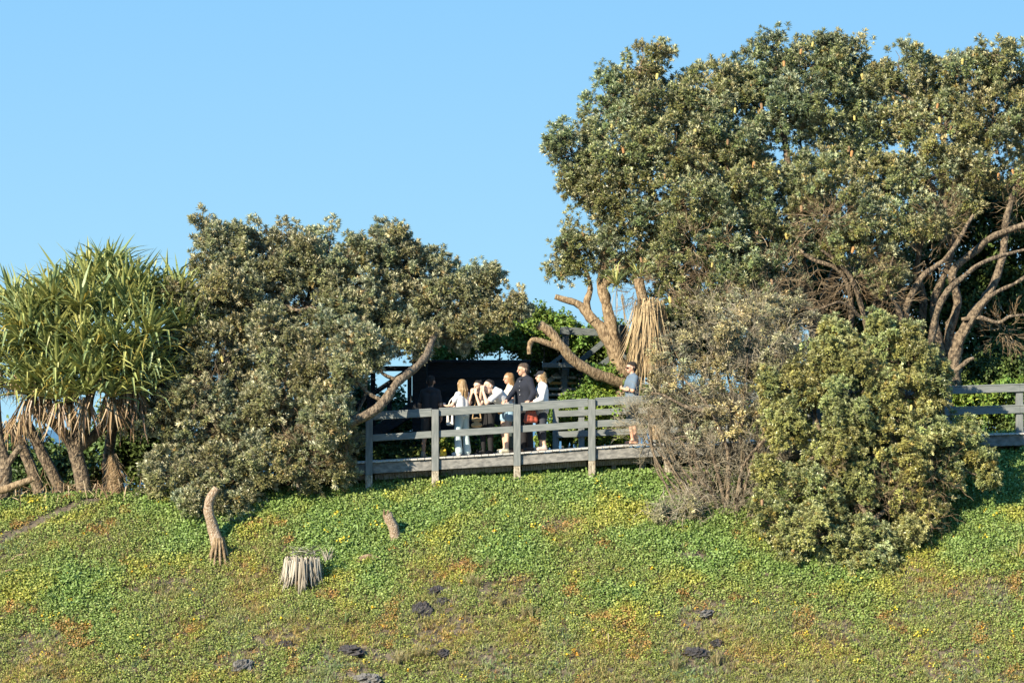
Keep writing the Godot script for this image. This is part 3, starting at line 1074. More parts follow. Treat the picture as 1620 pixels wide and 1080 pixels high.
	# long blonde hair, behind, looking left
	var e := person("woman with long honey-blonde hair in cream top looking left behind the rail", Vector3(-0.053, 0.024, -1.200), {
		"turn": -1.35, "tall": 1.64, "wide": 0.9, "skin": skin_a, "head_yaw": 0.1, "arms": [hang_r, hang_l],
		"top": cream, "sleeve": 0.35, "hem": 0.92, "legwear": cloth(0.07, 0.10, 0.09), "leg_length": 1.9, "shoes": black_cloth,
		"hair": long_hair(0.40, 1.1), "hair_mat": honey})
	# tall man in navy shirt, hands on the rail
	var f := person("tall man in navy buttoned shirt with both hands on the rail", Vector3(0.301, 0.056, -0.420), {
		"turn": -0.95, "tall": 1.80, "lean": 0.10, "wide": 1.05, "skin": skin_a, "head_yaw": -0.35,
		"arms": [[Vector3(-0.22, 1.12, 0.20), Vector3(-0.09, 0.985, 0.42), Vector3(0.35, -0.15, 1), Vector3(0, -1, 0.0), 1.0, 0.8], [Vector3(0.29, 1.13, 0.04), Vector3(0.24, 0.985, 0.12), Vector3(0.6, -0.15, 0.8), Vector3(0, -1, 0), -1.0, 0.8]],
		"top": navy, "sleeve": 1.85, "hem": 0.86, "collar": navy, "buttons": true, "legwear": cloth(0.015, 0.015, 0.018), "leg_length": 1.95, "shoes": cloth(0.05, 0.04, 0.035),
		"hair": short_hair(), "hair_mat": brown_hair})
	# woman in white blouse with red handbag
	var g := person("woman in white blouse, dark cap and cropped navy trousers beside tall man", Vector3(0.614, 0.082, -0.360), {
		"turn": -1.25, "tall": 1.61, "skin": skin_b, "head_yaw": -0.1,
		"arms": [[Vector3(-0.21, 1.12, 0.10), Vector3(-0.12, 1.03, 0.30), Vector3(0.1, -0.15, 1), Vector3(0, -1, 0), 1.0, 0.6], [Vector3(0.24, 1.13, 0.08), Vector3(0.19, 1.05, 0.26), Vector3(0.7, -0.12, 0.7), Vector3(0, -1, 0), -1.0, 0.7]],
		"top": white_cloth, "top_name": "blouse", "ease": 0.026, "sleeve": 1.8, "hem": 0.80, "legwear": cloth(0.045, 0.05, 0.065), "leg_length": 1.55, "stance": 0.11, "shoes": cloth(0.62, 0.5, 0.42),
		"hair": long_hair(0.16, 1.0), "hair_mat": blonde, "cap": cloth(0.02, 0.022, 0.028)})
	# man with folded arms
	var h := person("dark-haired man in blue t-shirt with sunglasses and folded arms by dry scrub", Vector3(2.528, 0.225, -0.550), {
		"turn": -1.2, "tall": 1.68, "skin": skin_a, "head_yaw": -0.15, "glasses": true, "hipback": -0.04,
		"arms": [[Vector3(-0.23, 1.13, 0.10), Vector3(0.06, 1.14, 0.22), Vector3(1, 0.1, 0.0), Vector3(0, 0, -1), 1.0, 0.3], [Vector3(0.23, 1.12, 0.12), Vector3(-0.06, 1.17, 0.25), Vector3(-1, 0.15, -0.1), Vector3(0, 0, -1), -1.0, 0.3]],
		"top": cloth(0.12, 0.175, 0.235), "sleeve": 0.8, "hem": 0.86, "legwear": patterned(0.035, [[0.35, lin(0.03, 0.045, 0.05)], [0.55, lin(0.12, 0.15, 0.13)], [0.7, lin(0.36, 0.34, 0.28)]], Vector3(4, 4, 4)), "leg_length": 0.95, "leg_name": "shorts",
		"hair": short_hair(), "hair_mat": dark_hair})
	# things they carry
	var bag := thing("handbag", "rust-red leather handbag hanging from the arm of woman in white blouse", "bag", Vector3(0.390, 0.617, -0.140))
	var rm := flat(0.46, 0.10, 0.055, 0.45)
	var st := stool()
	nets(st, [[Vector3(-0.11, 0.04, 0), Vector3(0.11, 0.04, 0), 0.05, 0.05], [Vector3(-0.10, 0.12, 0), Vector3(0.10, 0.12, 0), 0.045, 0.045], [Vector3(-0.075, 0.22, 0), Vector3(0.075, 0.22, 0), 0.03, 0.03], [Vector3(0, 0.05, 0), Vector3(0, 0.22, 0), 0.05, 0.035], [Vector3(-0.11, 0.04, 0), Vector3(-0.075, 0.22, 0), 0.048, 0.03], [Vector3(0.11, 0.04, 0), Vector3(0.075, 0.22, 0), 0.048, 0.03]], 0.011, 0.03)
	local_part("bag_body", st.commit(), rm, bag)
	st = stool()
	tube(st, curve_pts([Vector3(-0.07, 0.24, 0), Vector3(-0.06, 0.36, 0), Vector3(0.0, 0.44, 0), Vector3(0.06, 0.36, 0), Vector3(0.07, 0.24, 0)], 4), 0.009, 0.009, 6)
	local_part("strap", st.commit(), rm, bag)
	bag.rotation.y = 0.5
	var tote := thing("tote_bag", "white cloth tote bag at the hip of woman in pale jeans", "bag", Vector3(-1.284, 0.565, -0.550))
	st = stool()
	nets(st, [[Vector3(-0.045, 0.02, 0), Vector3(0.045, 0.02, 0), 0.03, 0.03], [Vector3(-0.05, 0.3, 0), Vector3(0.05, 0.3, 0), 0.022, 0.022], [Vector3(-0.045, 0.02, 0), Vector3(-0.05, 0.3, 0), 0.03, 0.022], [Vector3(0.045, 0.02, 0), Vector3(0.05, 0.3, 0), 0.03, 0.022]], 0.011, 0.02)
	local_part("bag_body", st.commit(), white_cloth, tote)
	st = stool()
	tube(st, curve_pts([Vector3(-0.05, 0.3, 0), Vector3(0.0, 0.5, 0.03), Vector3(0.15, 0.64, 0.05)], 4), 0.012, 0.012, 6)
	local_part("strap", st.commit(), white_cloth, tote)
	var tan := thing("shoulder_bag", "tan woven shoulder bag hanging between woman in jeans and leaning person", "bag", Vector3(-0.733, 0.513, -0.500))
	var tm := cloth(0.44, 0.31, 0.16)
	st = stool()
	nets(st, [[Vector3(-0.07, 0.05, 0), Vector3(0.07, 0.05, 0), 0.045, 0.045], [Vector3(-0.07, 0.16, 0), Vector3(0.07, 0.16, 0), 0.035, 0.035], [Vector3(0, 0.05, 0), Vector3(0, 0.17, 0), 0.05, 0.04]], 0.011, 0.03)
	local_part("bag_body", st.commit(), tm, tan)
	st = stool()
	tube(st, curve_pts([Vector3(-0.09, 0.17, 0), Vector3(-0.05, 0.42, -0.02), Vector3(0.0, 0.62, -0.05), Vector3(0.05, 0.42, -0.02), Vector3(0.09, 0.17, 0)], 4), 0.016, 0.016, 6)
	local_part("strap", st.commit(), tm, tan)
	var purse := thing("round_purse", "small round orange-brown purse at the hip of person in denim shorts", "bag", Vector3(-0.248, 0.774, -0.280))
	st = stool()
	nets(st, [[Vector3(0, 0.07, -0.01), Vector3(0, 0.07, 0.01), 0.06, 0.06]], 0.011, 0.01)
	local_part("bag_body", st.commit(), flat(0.45, 0.22, 0.05, 0.6), purse)
	st = stool()
	tube(st, curve_pts([Vector3(-0.04, 0.11, 0), Vector3(0.0, 0.2, -0.03), Vector3(0.04, 0.11, 0)], 4), 0.008, 0.008, 5)
	local_part("strap", st.commit(), flat(0.2, 0.1, 0.04, 0.6), purse)
	var yb := thing("yellow_bag", "small bright yellow bag on the deck beside person in black", "bag", Vector3(-1.429, -0.024, -0.600))
	st = stool()
	nets(st, [[Vector3(-0.035, 0.035, 0), Vector3(0.035, 0.035, 0), 0.035, 0.035], [Vector3(-0.035, 0.13, 0), Vector3(0.035, 0.13, 0), 0.028, 0.028], [Vector3(-0.035, 0.035, 0), Vector3(-0.035, 0.13, 0), 0.035, 0.028], [Vector3(0.035, 0.035, 0), Vector3(0.035, 0.13, 0), 0.035, 0.028]], 0.009, 0.02)
	local_part("bag_body", st.commit(), flat(0.62, 0.42, 0.03, 0.6), yb)
	st = stool()
	tube(st, curve_pts([Vector3(-0.04, 0.15, 0), Vector3(0.0, 0.21, 0), Vector3(0.04, 0.15, 0)], 4), 0.006, 0.006, 5)
	local_part("handle", st.commit(), flat(0.62, 0.42, 0.03, 0.6), yb)
	yb.position.y = deck_y(yb.position.x)
	var ph := thing("phone", "dark phone held low by person in black", "phone", Vector3(-1.968, 0.711, -1.050))
	local_part("phone_body", box_mesh(Vector3(0.075, 0.15, 0.012)), M.black_gloss, ph, Transform3D(Basis(Vector3.FORWARD, 0.2), Vector3(0, 0.07, 0)))

# ---------------------------------------------------------------- timber
const DECK := [Vector3(-4.931, -0.291, 0.000), Vector3(-3.244, -0.200, 0.000), Vector3(0.000, -0.006, 0.000), Vector3(2.466, 0.163, 0.000), Vector3(5.711, 0.241, 0.000), Vector3(12.851, 0.487, 0.000)]

func deck_y(x: float) -> float:
	for i in DECK.size() - 1:
		if x <= DECK[i + 1].x or i == DECK.size() - 2:
			return lerpf(DECK[i].y, DECK[i + 1].y, (x - DECK[i].x) / (DECK[i + 1].x - DECK[i].x))
	return 0.0

func make_boardwalk() -> void:
	var t := thing("boardwalk", "grey timber boardwalk with post and rail fence rising to the right", "boardwalk", Vector3(0, -0.5, 0))
	# deck boards, laid across
	var boards := []
	for i in 3:
		boards.append(box_mesh(Vector3(0.138, 0.036, 2.26 + 0.012 * i), 0.005))
	var x: float = DECK[0].x
	while x < 12.6:
		var sl := atan2(deck_y(x + 0.1) - deck_y(x - 0.1), 0.2)
		local_part("deck_board", boards[rng.randi() % 3], M.deck, t, Transform3D(Basis(Vector3.BACK, sl + fr(-0.012, 0.012)), Vector3(x, deck_y(x) - 0.018 + fr(-0.003, 0.003), -1.03 + fr(-0.008, 0.008)) - t.position))
		x += 0.146
	var px := [-4.35, -2.935, -1.575, 0.105, 1.64, 3.19, 4.71, 6.25, 7.75, 8.98, 10.45, 12.0]
	for i in px.size():
		var a: float = px[i]
		var far: bool = a > 8.5
		var zp := -0.115 if far else 0.055
		var topy := deck_y(a) + 0.985
		var mid := deck_y(a) - 0.28
		var gy: float = ground_y(a, 0.0) - 0.25
		var o := Vector3(a, 0, zp)
		var w := 0.145
		beam("post", o + Vector3.UP * mid, o + Vector3.UP * topy, w, w, M.post, t)
		if not far:
			var foot := beam("post_foot", o + Vector3.UP * gy, o + Vector3.UP * (mid - 0.002), w - 0.004, w - 0.004, M.bare, t)
			for k in 2:
				var sm := SphereMesh.new()
				sm.radius = 0.011; sm.height = 0.016; sm.radial_segments = 8; sm.rings = 4
				local_part("bolt", sm, M.stair, foot, Transform3D(Basis(), Vector3(a + (0.03 if k == 0 else -0.03), mid - 0.05 - 0.06 * k, zp + w * 0.5)))
		if i + 1 < px.size():
			var b: float = px[i + 1]
			var e := 0.0745
			for r in [[0.91, 0.135, "rail"], [0.475, 0.14, "rail"]]:
				var zr := -0.02 if a > 8.5 else 0.045
				var ia := a + e
				var ib := b - e
				if far or b > 8.5:
					zr = -0.018
					ia = a - 0.0 + (e if not far else 0.001)
					ib = b - 0.001
				beam(r[2], Vector3(ia, deck_y(ia) + r[0], zr), Vector3(ib, deck_y(ib) + r[0], zr), r[1], 0.042, M.rail, t)
				if far:
					var wz := -0.022
					beam("rail_cap", Vector3(ia, deck_y(ia) + r[0] + r[1] * 0.5 + 0.018, wz - 0.07), Vector3(ib, deck_y(ib) + r[0] + r[1] * 0.5 + 0.018, wz - 0.07), 0.032, 0.20, M.rail, t)
			if not far and b < 8.6:
				beam("rail_cap", Vector3(a + e, deck_y(a + e) + 0.995, -0.03), Vector3(b - e, deck_y(b - e) + 0.995, -0.03), 0.032, 0.17, M.rail, t)
			beam("fascia_board", Vector3(a + (e if not far else 0.0), deck_y(a + e) - 0.15, 0.03), Vector3(b - (e if b < 8.6 else 0.002), deck_y(b - e) - 0.15, 0.03), 0.215, 0.045, M.fascia, t)
			# bearers under the deck
			beam("bearer", Vector3(a + 0.1, deck_y(a) - 0.33, -0.35), Vector3(b - 0.1, deck_y(b) - 0.33, -0.35), 0.12, 0.07, M.bare, t)
			for k in 2:
				var jx := lerpf(a, b, 0.3 + 0.4 * k)
				beam("stump", Vector3(jx, ground_y(jx, -0.5) - 0.3, -0.45), Vector3(jx, deck_y(jx) - 0.28, -0.45), 0.09, 0.09, M.bare, t)
	# rear fence along the far side of the deck
	for i in [4, 5, 6, 7, 8]:
		var a: float = px[i] - 0.16
		beam("rear_post", Vector3(a, deck_y(a) - 0.5, -2.25), Vector3(a, deck_y(a) + 0.93, -2.25), 0.13, 0.13, M.post, t)
	for r in [0.30, 0.74]:
		beam("rear_rail", Vector3(0.95, deck_y(0.95) + r, -2.16), Vector3(4.6, deck_y(4.6) + r, -2.16), 0.13, 0.04, M.rail, t)
	beam("rear_post", Vector3(0.93, deck_y(0.93) - 0.5, -2.25), Vector3(0.93, deck_y(0.93) + 0.9, -2.25), 0.13, 0.13, M.post, t)

func make_buildings() -> void:
	# dark slatted lookout shelter behind the people
	var t := thing("lookout_shelter", "low dark navy timber lookout wall behind the people", "shelter", Vector3(-0.969, -0.164, -4.000))
	var a := Vector3(-1.968, 1.927, -4.000)
	var b := Vector3(0.388, 1.927, -4.000)
	for i in 16:
		var y := a.y - 0.075 - 0.162 * i
		beam("wall_board", Vector3(a.x, y, -4.0 + 0.034 * (i % 2)), Vector3(b.x, y, -4.0 + 0.034 * (i % 2)), 0.176, 0.03, M.shed, t)
	for x in [a.x + 0.05, (a.x + b.x) * 0.5, b.x - 0.05]:
		beam("wall_post", Vector3(x, -0.9, -4.09), Vector3(x, a.y - 0.01, -4.09), 0.12, 0.12, M.shed, t)
	beam("cap_beam", Vector3(a.x - 0.03, a.y + 0.035, -4.03), Vector3(b.x + 0.03, a.y + 0.035, -4.03), 0.06, 0.24, M.shed, t)
	# pillar and stair frame on its left
	var s := thing("stair_frame", "dark timber stair frame with thick pillar and sloping handrails left of lookout wall", "stairs", Vector3(-2.194, -0.158, -3.400))
	beam("pillar", Vector3(-2.002, -0.295, -3.400), Vector3(-2.004, 2.202, -3.400), 0.32, 0.32, M.shed, s)
	beam("top_beam", Vector3(-3.070, 1.788, -3.300), Vector3(-2.179, 1.788, -3.300), 0.11, 0.12, M.shed, s)
	beam("post", Vector3(-3.012, -0.294, -3.300), Vector3(-3.015, 1.719, -3.300), 0.10, 0.10, M.shed, s)
	for k in 2:
		var z := -2.75 - 0.95 * k
		beam("handrail", Vector3(-3.75, 0.75, z), Vector3(-1.98, 1.93, z), 0.07, 0.09, M.shed, s)
		beam("stringer", Vector3(-3.85, -0.2, z), Vector3(-1.98, 1.02, z), 0.26, 0.06, M.shed, s)
		for i in 4:
			var f := (i + 0.5) / 4.0
			beam("baluster", Vector3(lerpf(-3.75, -2.0, f), lerpf(-0.05, 1.0, f), z), Vector3(lerpf(-3.75, -2.0, f), lerpf(0.72, 1.86, f), z), 0.06, 0.05, M.shed, s)
	for i in 8:
		var f := (i + 0.5) / 8.0
		beam("tread", Vector3(lerpf(-3.8, -2.0, f), lerpf(-0.12, 1.05, f), -2.79), Vector3(lerpf(-3.8, -2.0, f), lerpf(-0.12, 1.05, f), -3.66), 0.05, 0.22, M.shed, s)
	# grey stairway between the shelter and the leaning tree
	var g := thing("stairway", "grey-green timber stairway with sloping rails behind the leaning tree", "stairs", Vector3(1.528, 0.181, -4.200))
	beam("post", Vector3(2.419, -0.094, -3.900), Vector3(2.422, 2.755, -3.900), 0.17, 0.17, M.stair, g)
	beam("post", Vector3(1.184, -0.099, -4.400), Vector3(1.186, 2.731, -4.400), 0.14, 0.14, M.stair, g)
	beam("top_rail", Vector3(1.058, 2.644, -4.300), Vector3(2.339, 2.588, -4.300), 0.16, 0.06, M.stair, g)
	beam("top_rail", Vector3(2.534, 2.560, -4.300), Vector3(3.203, 2.490, -4.300), 0.16, 0.06, M.stair, g)
	beam("handrail", Vector3(0.716, 1.794, -3.600), Vector3(1.143, 2.110, -3.600), 0.08, 0.10, M.stair, g)
	beam("handrail", Vector3(1.316, 1.816, -4.000), Vector3(2.010, 2.384, -4.000), 0.12, 0.07, M.stair, g)
	beam("handrail", Vector3(1.655, 1.672, -3.700), Vector3(2.276, 2.113, -3.700), 0.12, 0.07, M.stair, g)
	beam("landing_edge", Vector3(0.660, 1.861, -3.550), Vector3(1.651, 1.861, -3.550), 0.10, 0.9, M.stair, g)
	beam("landing_post", Vector3(1.142, -0.091, -3.600), Vector3(1.143, 1.766, -3.600), 0.13, 0.13, M.stair, g)
	beam("landing_post", Vector3(1.511, -0.090, -3.500), Vector3(1.512, 1.750, -3.500), 0.14, 0.14, M.shed, g)
	for i in 6:
		var y := 595 + 9 * i
		var m: Material = M.orange_wood if i == 1 else (M.bare if i == 0 else M.fascia)
		var p0 := Vector3(0.856, 1.603, -3.750) + Vector3(-0.04 * i, -0.125 * i, 0.05 * i)
		var p1 := Vector3(1.408, 1.603, -3.750) + Vector3(0.0, -0.125 * i, 0.05 * i)
		beam("tread", p0, p1, 0.055, 0.22, m, g)
	beam("stringer", Vector3(0.797, 1.517, -3.500), Vector3(0.996, 1.675, -3.900), 0.10, 0.05, M.bare, g)

# ---------------------------------------------------------------- plants and litter
func make_trees() -> void:
	M.cone_yellow = flat(0.46, 0.38, 0.12, 0.9)
	M.cone_orange = flat(0.38, 0.20, 0.075, 0.9)
	M.cone_brown = flat(0.24, 0.15, 0.08, 0.9)
	var olive := [Color(0.13, 0.13, 0.055), Color(0.10, 0.11, 0.045), Color(0.16, 0.155, 0.07), Color(0.20, 0.185, 0.095), Color(0.11, 0.115, 0.05)]
	var w1 := whorl(14, 0.095, 0.027, olive, Color(0.40, 0.385, 0.26), 10.0, 75.0)
	var green := [Color(0.095, 0.12, 0.045), Color(0.08, 0.10, 0.038), Color(0.125, 0.145, 0.055), Color(0.18, 0.185, 0.08), Color(0.085, 0.105, 0.042)]
	var w2 := whorl(14, 0.095, 0.029, green, Color(0.37, 0.38, 0.255), 10.0, 75.0)
	var bright := [Color(0.20, 0.205, 0.06), Color(0.165, 0.175, 0.05), Color(0.27, 0.26, 0.09), Color(0.15, 0.165, 0.055)]
	var w3 := whorl(13, 0.08, 0.031, bright, Color(0.40, 0.40, 0.19), 12.0, 80.0)
	var vivid := [Color(0.11, 0.18, 0.03), Color(0.14, 0.22, 0.038), Color(0.085, 0.145, 0.024), Color(0.20, 0.25, 0.05)]
	var hedge_leaf := sprig(12, 0.075, 0.05, 0.09, vivid)
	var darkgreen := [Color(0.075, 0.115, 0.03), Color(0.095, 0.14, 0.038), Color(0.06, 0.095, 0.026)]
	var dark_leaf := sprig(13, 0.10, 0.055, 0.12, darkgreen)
	var greyleaf := [Color(0.22, 0.21, 0.10), Color(0.18, 0.18, 0.08), Color(0.28, 0.255, 0.14), Color(0.17, 0.18, 0.07)]
	var w4 := whorl(9, 0.075, 0.026, greyleaf, Color(0.30, 0.28, 0.2))

	# wide banksia on the left, its crown sweeping to the ground
	var l1 := [[Vector3(-6.142, 4.264, -1.600), 0.613], [Vector3(-5.090, 4.142, -1.800), 0.776], [Vector3(-3.884, 4.142, -1.800), 0.736], [Vector3(-2.817, 4.282, -1.900), 0.643], [Vector3(-6.624, 3.186, -1.400), 0.731], [Vector3(-5.435, 2.978, -1.200), 0.954], [Vector3(-4.256, 3.053, -1.400), 0.824], [Vector3(-3.141, 3.333, -1.700), 0.735], [Vector3(-2.213, 3.812, -1.900), 0.616],
		[Vector3(-1.274, 3.476, -1.900), 0.509], [Vector3(-0.779, 3.615, -2.000), 0.403], [Vector3(-1.606, 2.801, -1.800), 0.562], [Vector3(-0.536, 2.872, -1.900), 0.402], [Vector3(0.027, 2.912, -1.900), 0.268], [Vector3(-2.468, 2.594, -1.600), 0.533], [Vector3(-3.162, 2.203, 0.400), 0.439], [Vector3(-1.004, 2.466, -1.800), 0.375], [Vector3(-7.146, 1.778, -0.900), 0.685], [Vector3(-6.045, 1.774, -0.700), 0.920], [Vector3(-4.854, 1.903, -0.600), 0.761], [Vector3(-3.935, 1.428, 0.400), 0.568],
		[Vector3(-7.265, 0.592, -0.500), 0.602], [Vector3(-6.121, 0.461, -0.200), 0.886], [Vector3(-4.950, 0.656, -0.200), 0.808], [Vector3(-3.997, 0.397, 0.400), 0.593], [Vector3(-7.059, -0.510, 0.100), 0.596], [Vector3(-6.003, -0.636, 0.300), 0.775], [Vector3(-4.906, -0.378, 0.300), 0.646], [Vector3(-4.081, -0.251, 0.100), 0.519], [Vector3(-6.388, -1.173, 0.900), 0.435], [Vector3(-5.695, -1.176, 0.800), 0.359], [Vector3(-3.578, 0.050, 0.500), 0.309], [Vector3(-3.363, 1.681, 0.700), 0.308], [Vector3(-2.844, 2.012, 0.300), 0.258], [Vector3(-3.416, -0.376, 0.400), 0.181], [Vector3(-3.690, 1.102, 0.800), 0.333], [Vector3(-2.054, 2.249, -1.200), 0.344], [Vector3(-3.579, 2.845, -1.200), 0.503], [Vector3(-3.805, 2.231, -0.600), 0.498], [Vector3(-2.957, 2.723, -1.500), 0.426], [Vector3(-4.454, 2.229, -0.500), 0.471], [Vector3(-3.746, 0.437, 1.300), 0.305], [Vector3(-3.506, 0.779, 1.300), 0.165], [Vector3(-2.008, 3.270, -1.800), 0.401], [Vector3(-4.405, 3.796, -1.600), 0.453], [Vector3(-5.787, 3.652, -1.400), 0.478], [Vector3(-6.726, 2.438, -0.900), 0.448], [Vector3(-6.656, 1.113, -0.300), 0.444], [Vector3(-5.405, -0.182, 0.500), 0.464]]
	leafy_tree("banksia_tree", "wide olive-grey banksia tree on the left with crown sweeping to the ground", "tree", "coast banksia trees", Vector3(-4.717, -0.980, -0.600),
		[[[Vector3(-4.716, -1.111, -0.600), Vector3(-4.784, -0.063, -0.600), Vector3(-5.000, 0.987, -0.800), Vector3(-4.903, 2.315, -1.200), Vector3(-4.806, 3.796, -1.600)], 0.17, 0.05, "trunk"],
		[[Vector3(-4.757, -0.325, -0.600), Vector3(-3.990, 0.230, 0.500), Vector3(-3.322, 0.589, 0.950), Vector3(-2.716, 0.910, 0.800), Vector3(-2.296, 1.467, 0.400), Vector3(-1.825, 1.907, -0.200), Vector3(-1.596, 2.587, -1.400)], 0.13, 0.07, "limb"],
		[[Vector3(-4.850, 0.199, -0.600), Vector3(-3.841, 1.255, -1.200), Vector3(-2.935, 2.327, -1.600), Vector3(-2.655, 3.140, -1.900), Vector3(-2.683, 4.215, -1.900)], 0.10, 0.03, "limb"],
		[[Vector3(-2.841, 2.460, -1.600), Vector3(-2.142, 2.868, -1.800), Vector3(-1.475, 3.275, -1.900), Vector3(-0.672, 3.145, -2.000)], 0.06, 0.02, "limb"],
		[[Vector3(-4.925, 0.723, -0.700), Vector3(-5.791, 1.645, -0.800), Vector3(-6.373, 2.849, -1.300), Vector3(-6.208, 4.063, -1.600)], 0.09, 0.03, "limb"],
		[[Vector3(-4.850, -0.063, -0.600), Vector3(-5.860, 0.201, -0.200), Vector3(-6.926, 0.461, -0.400)], 0.07, 0.03, "limb"],
		[[Vector3(-3.240, 0.694, 0.100), Vector3(-3.033, 1.245, -0.400), Vector3(-3.078, 1.901, -0.500), Vector3(-3.281, 2.231, -0.600)], 0.04, 0.02, "limb"]],
		l1, w1, M.banksia_leaf, {"per": 16, "bare": [[Vector3(-4.240, 0.140, 0.600), 0.386], [Vector3(-3.732, -0.182, 0.500), 0.309], [Vector3(-6.233, 1.240, 0.000), 0.312], [Vector3(-4.683, 1.241, -0.100), 0.364]], "tint": Color(1.26, 1.28, 1.25), "cones": 8})

	# big crown above the stairway, the leaning trunk
	var la := [[Vector3(2.781, 8.372, -3.400), 0.576], [Vector3(2.085, 7.521, -3.200), 0.629], [Vector3(1.298, 6.402, -3.000), 0.600], [Vector3(3.173, 7.458, -3.000), 0.750], [Vector3(4.116, 7.755, -3.200), 0.711], [Vector3(2.309, 6.365, -2.600), 0.840], [Vector3(3.526, 6.491, -2.500), 0.920], [Vector3(4.633, 6.793, -2.800), 0.843], [Vector3(1.569, 5.709, -2.900), 0.463], [Vector3(2.372, 5.201, -2.500), 0.812], [Vector3(3.574, 5.246, -2.200), 0.969], [Vector3(4.736, 5.532, -2.400), 0.837], [Vector3(1.432, 4.343, -2.900), 0.436], [Vector3(2.446, 4.195, -2.700), 0.679],
		[Vector3(3.701, 4.092, -2.100), 0.887], [Vector3(4.786, 4.300, -2.200), 0.754], [Vector3(4.418, 3.337, -1.800), 0.562], [Vector3(3.425, 3.279, -2.000), 0.483], [Vector3(5.155, 3.471, -1.800), 0.508], [Vector3(1.133, 3.939, -3.000), 0.245]]
	leafy_tree("banksia_tree", "tall banksia tree with leaning forked trunk rising behind man with folded arms", "tree", "coast banksia trees", Vector3(2.470, 1.002, -2.700),
		[[[Vector3(2.469, 0.934, -2.700), Vector3(2.389, 1.477, -2.700), Vector3(2.240, 2.088, -2.700), Vector3(1.996, 2.536, -2.700), Vector3(1.740, 2.837, -2.750), Vector3(1.428, 3.152, -2.800), Vector3(0.925, 3.329, -2.800)], 0.20, 0.06, "trunk"],
		[[Vector3(2.240, 2.060, -2.700), Vector3(2.160, 2.632, -2.720), Vector3(2.012, 3.177, -2.750), Vector3(1.946, 3.724, -2.800), Vector3(2.110, 4.814, -2.800), Vector3(2.452, 6.179, -2.800), Vector3(2.744, 8.003, -3.200)], 0.16, 0.04, "limb"],
		[[Vector3(1.765, 2.794, -2.700), Vector3(1.605, 3.179, -2.800), Vector3(1.690, 3.592, -2.900), Vector3(1.431, 4.275, -2.900)], 0.09, 0.03, "limb"],
		[[Vector3(1.973, 3.587, -2.800), Vector3(2.849, 4.393, -2.600), Vector3(3.665, 5.344, -2.600), Vector3(4.102, 7.293, -3.000)], 0.11, 0.03, "limb"],
		[[Vector3(2.582, 4.127, -2.700), Vector3(3.645, 3.698, -2.300), Vector3(4.590, 3.968, -2.300)], 0.07, 0.03, "limb"],
		[[Vector3(2.439, 1.435, -2.600), Vector3(1.821, 1.646, -2.300), Vector3(1.318, 1.938, -2.100), Vector3(1.047, 2.231, -2.000), Vector3(0.832, 2.527, -2.000), Vector3(0.564, 2.715, -2.000)], 0.125, 0.085, "limb"],
		[[Vector3(1.102, 2.179, -2.050), Vector3(0.779, 2.298, -2.000), Vector3(0.470, 2.377, -1.950), Vector3(0.376, 2.270, -1.950), Vector3(0.362, 2.069, -1.950)], 0.075, 0.045, "limb"]],
		la, w2, M.banksia_leaf, {"bare": [[Vector3(3.326, 3.585, -1.400), 0.478], [Vector3(4.250, 3.181, -1.300), 0.557], [Vector3(4.913, 2.783, -1.300), 0.504], [Vector3(2.687, 3.414, -2.000), 0.322], [Vector3(3.866, 4.458, -1.500), 0.399]], "bark": M.pale_bark, "cones": 20, "tint": Color(1.2, 1.2, 1.08)})

	var lb := [[Vector3(5.593, 8.258, -3.600), 0.661], [Vector3(6.560, 8.396, -3.600), 0.661], [Vector3(7.481, 8.379, -3.800), 0.608], [Vector3(5.898, 7.108, -3.200), 0.793], [Vector3(6.927, 7.246, -3.200), 0.752], [Vector3(5.517, 5.837, -2.800), 0.707], [Vector3(5.903, 4.732, -2.600), 0.569], [Vector3(6.491, 5.991, -3.000), 0.464], [Vector3(5.351, 4.454, -2.500), 0.622], [Vector3(5.611, 3.771, -2.400), 0.486], [Vector3(7.731, 7.565, -3.600), 0.496], [Vector3(7.744, 6.767, -3.500), 0.412], [Vector3(7.278, 6.293, -3.300), 0.411], [Vector3(5.057, 6.334, -3.000), 0.464], [Vector3(5.109, 7.773, -3.600), 0.551]]
	leafy_tree("banksia_tree", "tall banksia tree in the middle of the right-hand grove with dark trunks", "tree", "coast banksia trees", Vector3(6.882, 1.009, -3.600),
		[[[Vector3(6.881, 0.871, -3.600), Vector3(6.720, 1.973, -3.600), Vector3(6.544, 2.937, -3.600), Vector3(6.293, 4.030, -3.400), Vector3(6.098, 5.253, -3.200), Vector3(5.907, 7.050, -3.300)], 0.20, 0.06, "trunk"],
		[[Vector3(6.584, 2.799, -3.600), Vector3(7.012, 3.770, -3.700), Vector3(7.401, 5.160, -3.800), Vector3(7.556, 6.556, -3.900), Vector3(7.481, 8.213, -3.800)], 0.12, 0.04, "limb"],
		[[Vector3(6.211, 4.305, -3.400), Vector3(5.658, 4.548, -2.900), Vector3(5.312, 5.632, -2.800)], 0.08, 0.03, "limb"]],
		lb, w2, M.banksia_leaf, {"bare": [[Vector3(5.558, 3.940, -1.800), 0.482], [Vector3(6.044, 3.145, -2.000), 0.590], [Vector3(6.758, 2.891, -2.400), 0.486], [Vector3(5.470, 2.861, -1.600), 0.480], [Vector3(6.452, 4.894, -2.000), 0.349]], "bark": M.bark, "cones": 16, "tint": Color(1.1, 1.14, 1.06)})

